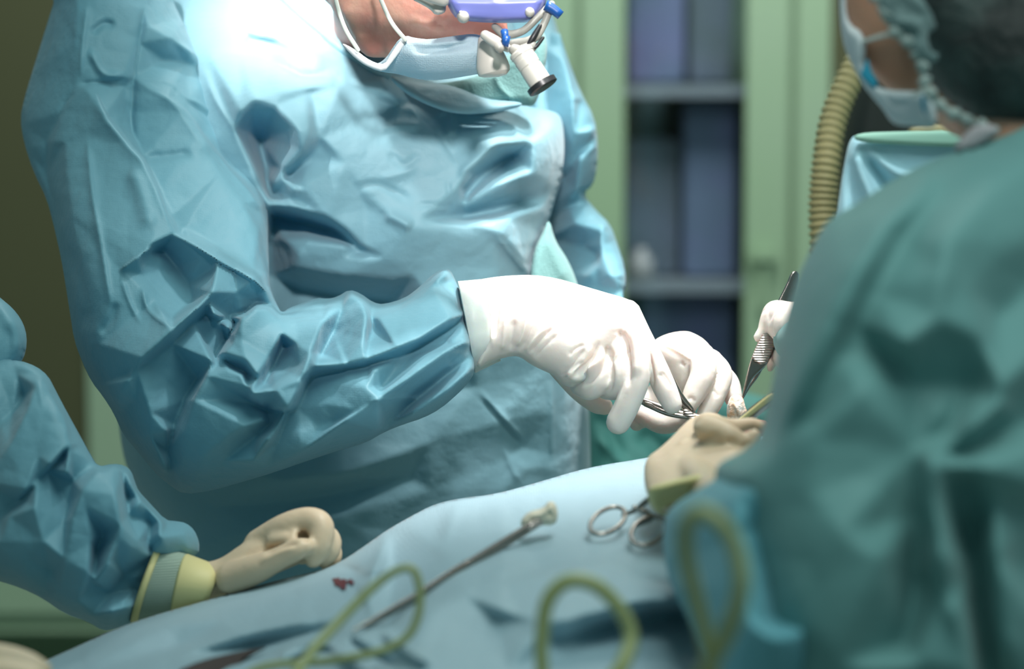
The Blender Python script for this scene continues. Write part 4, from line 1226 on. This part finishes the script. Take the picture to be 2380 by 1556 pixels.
# far glove of the assistant at the tissue forceps
fh = [
    [(1850, 760, 1.93, 60), (1815, 760, 1.955, 34), (1795, 740, 1.965, 28), (1775, 770, 1.965, 16), (1764, 784, 1.965, 13)],
    [(1830, 740, 1.95, 40), (1800, 725, 1.975, 26), (1786, 750, 1.985, 22)],
    [(1840, 830, 1.95, 40), (1810, 830, 1.975, 22), (1794, 845, 1.98, 12), (1790, 858, 1.98, 8)],
    [(1850, 790, 1.98, 50), (1806, 800, 1.985, 26)],
]
o = hand('glove', fh, assist, 'glove', [], voxel=.0015)
o['label'] = 'small lit part of a white glove pinching the tissue forceps'
bm = bmesh.new()
chain(bm, [(2380, 620, 1.72, 120), (2100, 760, 1.78, 95), (1930, 800, 1.86, 70), (1850, 790, 1.93, 56)], 5, 18)
link('sleeve', fuse(bm, .004, 3), 'gown_teal', gown)['label'] = 'far sleeve reaching across, hidden by the near arm'

t = thing('retractor', 'steel retractor held by the beige glove, with a painted olive reflection along its blade', 'retractor', W(1740, 960, 1.8))
me = relief([(1698, 990), (1720, 968), (1750, 942), (1776, 924), (1800, 905), (1812, 912), (1800, 935), (1770, 958), (1740, 980), (1712, 998), (1700, 1000)], [(1740, 960, 1.82), (1800, 915, 1.80)], .003, 2.5, mode='rim', R=6, ch=1)
link('blade', me, 'steel', t)
tube_obj('handle', [(1716, 1000, 1.81, 8), (1752, 965, 1.81, 9), (1800, 925, 1.80, 10)], 'steel', t)
tube_obj('painted_reflection', [(1712, 984, 1.812, 5), (1750, 955, 1.806, 6), (1795, 920, 1.795, 7)], 'glove_cuff', t)  # olive reflection on the steel, added as a coloured strip

# ------------------------------------------------------------------ scrub nurse at the left edge
nurse = thing('person', 'team member cut off by the left edge, sleeve and gloved fist resting on the drape', 'person', (-0.55, 1.8, 0.0), 'surgical team in gowns')
bm = bmesh.new()
chain(bm, [(-260, 1500, 1.85, 170), (-240, 1000, 1.86, 190), (-220, 760, 1.88, 130)], 4, 18)
chain(bm, [(-200, 780, 1.88, 100), (-60, 950, 1.86, 95), (60, 1180, 1.83, 90), (300, 1330, 1.82, 56), (420, 1345, 1.815, 36)], 4, 16)
chain(bm, [(-230, 700, 1.88, 70), (-230, 500, 1.88, 75)], 3, 14)
chain(bm, [(-230, 380, 1.88, 150), (-220, 280, 1.88, 150)], 3, 18)
link('body', fuse(bm, .005, 5), 'skin_tan', nurse)
me = relief([(-420, 600), (-200, 560), (-60, 640), (0, 692), (28, 715), (48, 740), (60, 768), (63, 800), (55, 835), (30, 870), (10, 980), (-40, 1200), (-60, 1500), (-420, 1700)], [(0, 750, 1.90), (-100, 1000, 1.92), (-300, 800, 1.95), (-300, 1500, 1.95)], .07, 6,
            facets=[[(0, 700, 8), (30, 750, 12), (40, 800, 12), (20, 850, 6)], [(0, 760, 4), (20, 780, 2), (60, 800, 2)], [(-100, 800, 10), (-40, 900, 4), (-20, 980, -4)]], fblur=6, edge=20, ch=1)
gown = link('gown', me, 'gown_left', nurse)
me = relief([(-160, 860), (-40, 830), (46, 838), (85, 852), (112, 874), (128, 905), (145, 938), (165, 975), (190, 1020), (212, 1060), (228, 1086), (262, 1078), (290, 1082), (306, 1096), (314, 1122), (322, 1142), (350, 1172), (385, 1210), (410, 1212), (432, 1216), (452, 1232), (464, 1262), (462, 1290), (425, 1300), (392, 1312), (350, 1330), (330, 1370), (320, 1420), (306, 1452), (270, 1462), (240, 1468), (205, 1446), (150, 1428), (100, 1392), (50, 1368), (0, 1352), (-80, 1330), (-160, 1300)],
            [(0, 1000, 1.86), (100, 1100, 1.84), (280, 1250, 1.825), (430, 1260, 1.84), (0, 1300, 1.84), (-150, 1100, 1.88)], .065, 4, sat=.8,
            facets=[[(50, 842, 4), (100, 868, 8), (124, 905, 8)], [(40, 870, -6), (55, 920, -18), (30, 960, -16), (0, 985, -12)], [(80, 900, 8), (60, 960, 8), (20, 1040, 8), (-40, 1120, 6)],
                    [(110, 910, 10), (150, 970, 16), (160, 1030, 14), (155, 1100, 10)], [(90, 890, 12), (100, 960, 10), (90, 1060, 8), (80, 1180, 12)],
                    [(160, 1035, 14), (120, 1080, 14), (60, 1140, 10), (20, 1200, 4)], [(150, 1050, -4), (110, 1095, -8), (50, 1160, -8), (0, 1210, -6)],
                    [(165, 1050, 8), (170, 1120, -10), (160, 1180, -14), (150, 1210, -6)], [(230, 1092, 16), (190, 1140, 16), (170, 1200, 12), (150, 1300, 8)], [(262, 1082, 14), (270, 1150, 20), (280, 1220, 16), (300, 1270, 10)],
                    [(285, 1090, 4), (295, 1150, -12), (298, 1200, -8), (320, 1260, 6)], [(300, 1120, 14), (330, 1160, 12), (375, 1212, 14), (372, 1250, 12)], [(240, 1240, -8), (225, 1280, -14), (220, 1330, -6)],
                    [(275, 1250, 14), (250, 1310, 14), (220, 1350, 10)], [(200, 1180, 12), (210, 1260, 6), (205, 1330, 12), (180, 1395, 8)], [(220, 1360, -4), (260, 1380, -12), (310, 1376, -10)],
                    [(215, 1430, 6), (260, 1420, 14), (310, 1408, 10)], [(270, 1300, -2), (290, 1340, -12), (315, 1360, -8)], [(100, 1260, 8), (120, 1330, -6), (100, 1380, -4)], [(0, 1260, 6), (60, 1300, 4), (140, 1370, 2)],
                    [(390, 1215, 2), (425, 1240, 8), (440, 1290, 4)], [(350, 1215, -6), (345, 1260, -8), (355, 1300, -4)]],
            fblur=3.2, fs=1.5, strokes=[('c', 5, 5, [(278, 1408), (300, 1385), (315, 1372)]), ('c', 5, -5, [(345, 1290), (360, 1265), (376, 1250)])], crumple=[(80, 2.5, 41), (36, .8, 43)], edge=14, ch=1)
o = link('sleeve', me, 'gown_left', gown)
o['label'] = 'crumpled blue sleeve pushed up behind the knitted cuff'


def cuff_rings(spec, m, name, parent, th=.001):
    bm = bmesh.new()
    rings = []
    for (x0, y0, x1, y1, dep, half) in spec:
        r_ = []
        for i in range(28):
            a = i / 28 * 2 * math.pi
            cx, cy = (x0 + x1) / 2, (y0 + y1) / 2
            r_.append(W(cx + (x0 - cx) * math.cos(a) + math.sin(a) * -8, cy + (y0 - cy) * math.cos(a), dep - math.sin(a) * half))
        rings.append(r_)
    rings_bm(bm, rings, False)
    o = link(name, from_bm(bm), m, parent)
    s = o.modifiers.new('thick', 'SOLIDIFY'); s.thickness = th
    return o


fist = [
    [(400, 1360, 1.812, 62), (470, 1362, 1.81, 56), (530, 1342, 1.805, 48), (600, 1300, 1.80, 50), (680, 1262, 1.80, 52)],
    [(600, 1265, 1.805, 34), (660, 1228, 1.79, 33), (712, 1212, 1.785, 33), (744, 1224, 1.78, 33), (742, 1270, 1.775, 28), (728, 1300, 1.775, 22)],
    [(540, 1345, 1.79, 40), (600, 1322, 1.775, 34), (650, 1298, 1.768, 27), (690, 1278, 1.765, 26), (708, 1272, 1.765, 22)],
    [(700, 1250, 1.80, 34), (758, 1250, 1.79, 30), (768, 1280, 1.785, 24), (752, 1306, 1.785, 16)],
    [(700, 1280, 1.81, 34), (764, 1276, 1.805, 26), (774, 1302, 1.80, 20), (760, 1320, 1.80, 14)],
    [(640, 1258, 1.785, 22), (676, 1256, 1.775, 18), (684, 1240, 1.775, 8)],
]
g = hand('glove', fist, nurse, 'glove_beige', [('r', 5, -3, [(700, 1235), (712, 1250), (708, 1262)]), ('r', 8, -2.5, [(610, 1290), (650, 1270), (700, 1262)]), ('r', 6, 1.5, [(600, 1310), (650, 1285), (690, 1270)])], voxel=.0018)
g['label'] = 'beige gloved fist with the index finger arched over the thumb'
cuff_rings([(372, 1266, 308, 1446, 1.812, .032), (378, 1266, 316, 1448, 1.812, .033), (430, 1286, 398, 1438, 1.812, .029), (440, 1292, 408, 1432, 1.812, .027)], 'knit', 'knit_cuff', gown)
cuff_rings([(369, 1263, 304, 1448, 1.812, .0335), (376, 1262, 312, 1450, 1.812, .0345), (384, 1266, 322, 1448, 1.812, .0335)], 'glove_cuff', 'cuff_seam', gown)
cuff_rings([(428, 1290, 398, 1436, 1.81, .027), (436, 1288, 404, 1436, 1.81, .030), (500, 1312, 470, 1420, 1.808, .024), (520, 1326, 486, 1410, 1.806, .020)], 'glove_cuff', 'glove_cuff', g)

# fingertips of a further glove in the bottom left corner
bm = bmesh.new()
chain(bm, [(-160, 1560, 1.50, 60), (-20, 1530, 1.50, 36), (60, 1538, 1.50, 26), (104, 1556, 1.50, 18)], 5, 16)
chain(bm, [(-160, 1600, 1.50, 60), (-20, 1570, 1.49, 36), (70, 1580, 1.49, 30), (100, 1600, 1.49, 20)], 5, 16)
tag(link('gloved_fingers', fuse(bm, .002, 4), 'glove_beige'), 'beige gloved fingertips just inside the bottom left corner', 'hand')

# ------------------------------------------------------------------ patient drape and what lies on it
DR = [(-80, 1620), (60, 1556), (160, 1512), (300, 1448), (480, 1396), (640, 1350), (750, 1326), (800, 1302), (850, 1268), (900, 1232), (960, 1198), (1010, 1172), (1070, 1158), (1150, 1150), (1250, 1122), (1370, 1086), (1500, 1066), (1620, 1040), (1780, 1012), (1840, 1010), (1820, 1760), (1200, 1800), (-100, 1800)]
DRC = [(60, 1560, 1.72), (300, 1460, 1.76), (640, 1370, 1.78), (900, 1250, 1.80), (1300, 1130, 1.84), (1700, 1060, 1.86), (2400, 1000, 1.86), (300, 1700, 1.50), (900, 1600, 1.44), (1300, 1556, 1.42), (1800, 1600, 1.48), (2400, 1700, 1.6), (1300, 1330, 1.62)]
drape_depth = tps(DRC)
me = relief(DR, DRC, .03, 6, Tb=.012, mode='rim', R=70, fblur=6, fs=3.2, ss=4, edge=50,
            facets=[[(520, 1420, 3), (700, 1370, 8), (860, 1340, 2)],
                    [(800, 1310, 2), (850, 1380, 10), (870, 1450, 4)],
                    [(880, 1240, 8), (860, 1330, 9), (840, 1400, 2)],
                    [(940, 1220, 2), (920, 1330, -6), (900, 1420, -4)],
                    [(1060, 1170, 6), (1030, 1280, 8), (1000, 1420, 12), (960, 1500, 6)],
                    [(1150, 1430, 2), (1120, 1480, -2), (1100, 1560, -3)],
                    [(1000, 1400, 6), (1080, 1385, 12), (1160, 1420, 14), (1260, 1450, 10)],
                    [(1260, 1330, 2), (1400, 1300, 6), (1530, 1290, 4)],
                    [(1170, 1350, 12), (1300, 1330, 13), (1420, 1310, 11), (1540, 1330, 8)],
                    [(1200, 1430, 10), (1330, 1440, 13), (1480, 1400, 15), (1620, 1395, 14), (1700, 1390, 8)],
                    [(1180, 1560, -8), (1300, 1490, -7), (1420, 1455, -12), (1560, 1430, -14), (1680, 1420, -12)],
                    [(1300, 1600, -20), (1480, 1530, -16), (1650, 1490, -20)],
                    [(400, 1530, -4), (600, 1500, -14), (740, 1470, -6)],
                    [(560, 1480, 4), (700, 1450, 6), (800, 1440, 2)],
                    [(600, 1560, 2), (700, 1520, 6), (820, 1490, 8), (900, 1500, 2)],
                    [(200, 1500, 3), (380, 1450, 6), (520, 1440, 4)],
                    [(200, 1560, -2), (420, 1500, -8)]],
            strokes=[('r', 10, 6, [(640, 1540), (690, 1500), (760, 1490)]), ('r', 8, -7, [(650, 1556), (720, 1520), (800, 1510)]), ('r', 9, 7, [(760, 1500), (820, 1540), (850, 1570)]),
                     ('r', 9, -6, [(800, 1480), (860, 1520), (930, 1550)]), ('r', 10, 7, [(880, 1460), (940, 1510), (1010, 1550)]), ('r', 12, -5, [(700, 1300), (800, 1320), (850, 1340)]),
                     ('r', 14, 5, [(900, 1230), (880, 1310), (850, 1380)])],
            crumple=[(150, 7, 4), (60, 3, 9)])
drape = link('patient_drape', me, 'drape')
tag(drape, 'pale blue surgical drape covering the patient across the foreground', 'drape')


def on_drape(px, py, up=0.0):
    """depth of the drape's near surface there, up = millimetres above it"""
    from mathutils.bvhtree import BVHTree
    global _bvh
    try:
        _bvh
    except NameError:
        bm = bmesh.new(); bm.from_mesh(drape.data); _bvh = BVHTree.FromBMesh(bm); bm.free()
    o = Vector((0, 0, CAMZ))
    r = (W(px, py, 1.0) - o)
    hit = _bvh.ray_cast(o, r.normalized())
    if hit[0] is None:
        return float(drape_depth(px, py))
    return hit[3] / r.length - up / 1000


# brown stains
bm = bmesh.new()
for (x, y, r) in ((793, 1357, 11), (784, 1350, 6), (776, 1348, 3), (813, 1352, 5), (818, 1356, 4), (798, 1366, 5)):
    vs = []
    for k in range(14):
        a = k / 14 * 6.283
        rr = r * (1 + .25 * math.sin(3 * a + r))
        qx, qy = x + rr * 1.25 * math.cos(a), y + rr * .8 * math.sin(a)
        vs.append(bm.verts.new(W(qx, qy, on_drape(qx, qy, 5))))
    bm.faces.new(vs)
    low = [bm.verts.new(v.co + FW * .004) for v in vs]
    for k in range(14):
        bm.faces.new((vs[k], vs[(k + 1) % 14], low[(k + 1) % 14], low[k]))
o = link('blood_stain', from_bm(bm, False), 'blood', drape)
o['label'] = 'dried brown red spots on the pale drape'

# shadow in the drape fold at the bottom, modelled as a dark brown wedge
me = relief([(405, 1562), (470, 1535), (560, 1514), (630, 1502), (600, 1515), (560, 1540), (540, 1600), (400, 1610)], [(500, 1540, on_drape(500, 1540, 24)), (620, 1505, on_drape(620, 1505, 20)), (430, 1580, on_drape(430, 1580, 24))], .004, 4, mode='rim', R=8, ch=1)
tag(link('fold_shadow', me, 'brown'), 'dark brown wedge painted in for the fold shadow at the bottom edge of the drape', 'pad')

# sponge-holding forceps: two long arms, box joint, jaws with a swab
t = thing('sponge_forceps', 'long slim steel forceps lying diagonally on the drape', 'forceps', W(1000, 1360, on_drape(1000, 1360)))
_f0 = min(on_drape(822, 1466), on_drape(850, 1450)) - .012
_fs = min((on_drape(822 + k * 44, 1466 - k * 26.3) - _f0) / k for k in range(2, 11)) * .98
def dz(px, py, up, r):
    return (px, py, _f0 + _fs * (px - 822) / 44 - up / 1000, r * 1.15)
tube_obj('upper_arm', [dz(822, 1466, 4, 3), dz(880, 1434, 8, 5), dz(980, 1376, 9, 6), dz(1060, 1326, 9, 8), dz(1110, 1296, 9, 7), dz(1180, 1252, 9, 6), dz(1262, 1203, 10, 5)], 'steel', t)
tube_obj('lower_arm', [dz(850, 1458, 4, 4), dz(900, 1432, 6, 5), dz(985, 1382, 7, 6), dz(1064, 1334, 7, 8), dz(1112, 1304, 7, 7), dz(1186, 1260, 7, 6), dz(1268, 1210, 8, 5)], 'steel', t)
tube_obj('box_joint', [dz(1040, 1343, 9, 9), dz(1085, 1313, 9, 10)], 'steel', t)
tube_obj('jaw_tip', [dz(1230, 1224, 9, 8), dz(1272, 1202, 11, 8)], 'steel_rib', t)
me = relief([(1208, 1212), (1228, 1190), (1262, 1182), (1276, 1164), (1292, 1170), (1298, 1200), (1290, 1222), (1255, 1222), (1215, 1232)],
            [(1250, 1200, dz(1250, 1200, 2, 1)[2])], .009, 3, mode='rim', R=16, strokes=[('r', 5, 2.5, [(1225, 1200), (1260, 1195), (1285, 1175)]), ('r', 5, -2, [(1270, 1185), (1285, 1205), (1280, 1220)])], ch=1)
tag(link('gauze_swab', me, 'gauze'), 'small cream gauze swab gripped by the long forceps', 'gauze')

# ring-handled clamp held under the assistant's hand
t = thing('ring_clamp', 'steel clamp with two finger rings pointing out under the beige glove', 'clamp', W(1460, 1200, on_drape(1460, 1200)))


def ring(cx, cy, a, b, rot, r, up):
    pts = []
    for k in range(25):
        an = k / 24 * 2 * math.pi
        x = a * math.cos(an); y = b * math.sin(an)
        pts.append((cx + x * math.cos(rot) - y * math.sin(rot), cy + x * math.sin(rot) + y * math.cos(rot)))
    return [(p[0], p[1], on_drape(cx, cy, up) - (p[1] - cy) * .0006, r) for p in pts]


for nm, (cx, cy, a, b, rot) in (('finger_ring', (1412, 1211, 45, 26, -.52)), ('finger_ring', (1507, 1235, 44, 30, -.50))):
    bm = bmesh.new()
    chain(bm, ring(cx, cy, a, b, rot, 5.5, 40), 1, 10, False)
    link(nm, from_bm(bm), 'steel', t)
dA = on_drape(1460, 1200, 40)
tube_obj('shank', [(1448, 1198, dA, 5), (1478, 1186, dA, 6), (1500, 1168, dA, 6), (1540, 1130, dA - .005, 6)], 'steel', t)
tube_obj('shank', [(1480, 1222, dA - .01, 5), (1512, 1206, dA - .01, 6), (1500, 1190, dA - .01, 6), (1486, 1180, dA - .01, 6), (1520, 1150, dA - .01, 6)], 'steel', t)
tube_obj('ratchet', [(1475, 1180, dA - .006, 6), (1500, 1195, dA - .006, 5), (1530, 1205, dA - .006, 5)], 'steel', t)

# suction tubing: one length coiled into three standing loops
tb = [(500, 1640, 1.46, 9), (600, 1556, 1.46, 9), (760, 1538, 1.455, 10), (880, 1516, 1.45, 10), (945, 1482, 1.45, 10), (972, 1430, 1.45, 10), (975, 1370, 1.45, 10), (960, 1326, 1.45, 10), (925, 1326, 1.45, 10), (870, 1364, 1.45, 11), (790, 1444, 1.44, 12), (715, 1530, 1.42, 13), (690, 1600, 1.40, 14), (800, 1680, 1.36, 15), (1000, 1720, 1.34, 16), (1180, 1700, 1.33, 17),
      (1254, 1600, 1.33, 17), (1258, 1500, 1.33, 17), (1272, 1400, 1.33, 18), (1320, 1352, 1.33, 18), (1385, 1362, 1.33, 18), (1440, 1416, 1.33, 18), (1466, 1480, 1.33, 19), (1445, 1550, 1.32, 19), (1400, 1620, 1.31, 19), (1440, 1700, 1.27, 20), (1560, 1680, 1.22, 20),
      (1640, 1560, 1.16, 21), (1690, 1470, 1.14, 21), (1722, 1370, 1.13, 21), (1712, 1280, 1.13, 20), (1672, 1212, 1.13, 20), (1625, 1192, 1.135, 20), (1596, 1222, 1.14, 20), (1594, 1290, 1.15, 20), (1614, 1380, 1.16, 19), (1640, 1480, 1.17, 18), (1660, 1600, 1.18, 18)]
bm = bmesh.new()
chain(bm, tb, 8, 14)
tag(link('suction_tubing', from_bm(bm), 'tube'), 'olive green rubber tubing standing in loops along the bottom edge', 'tubing')
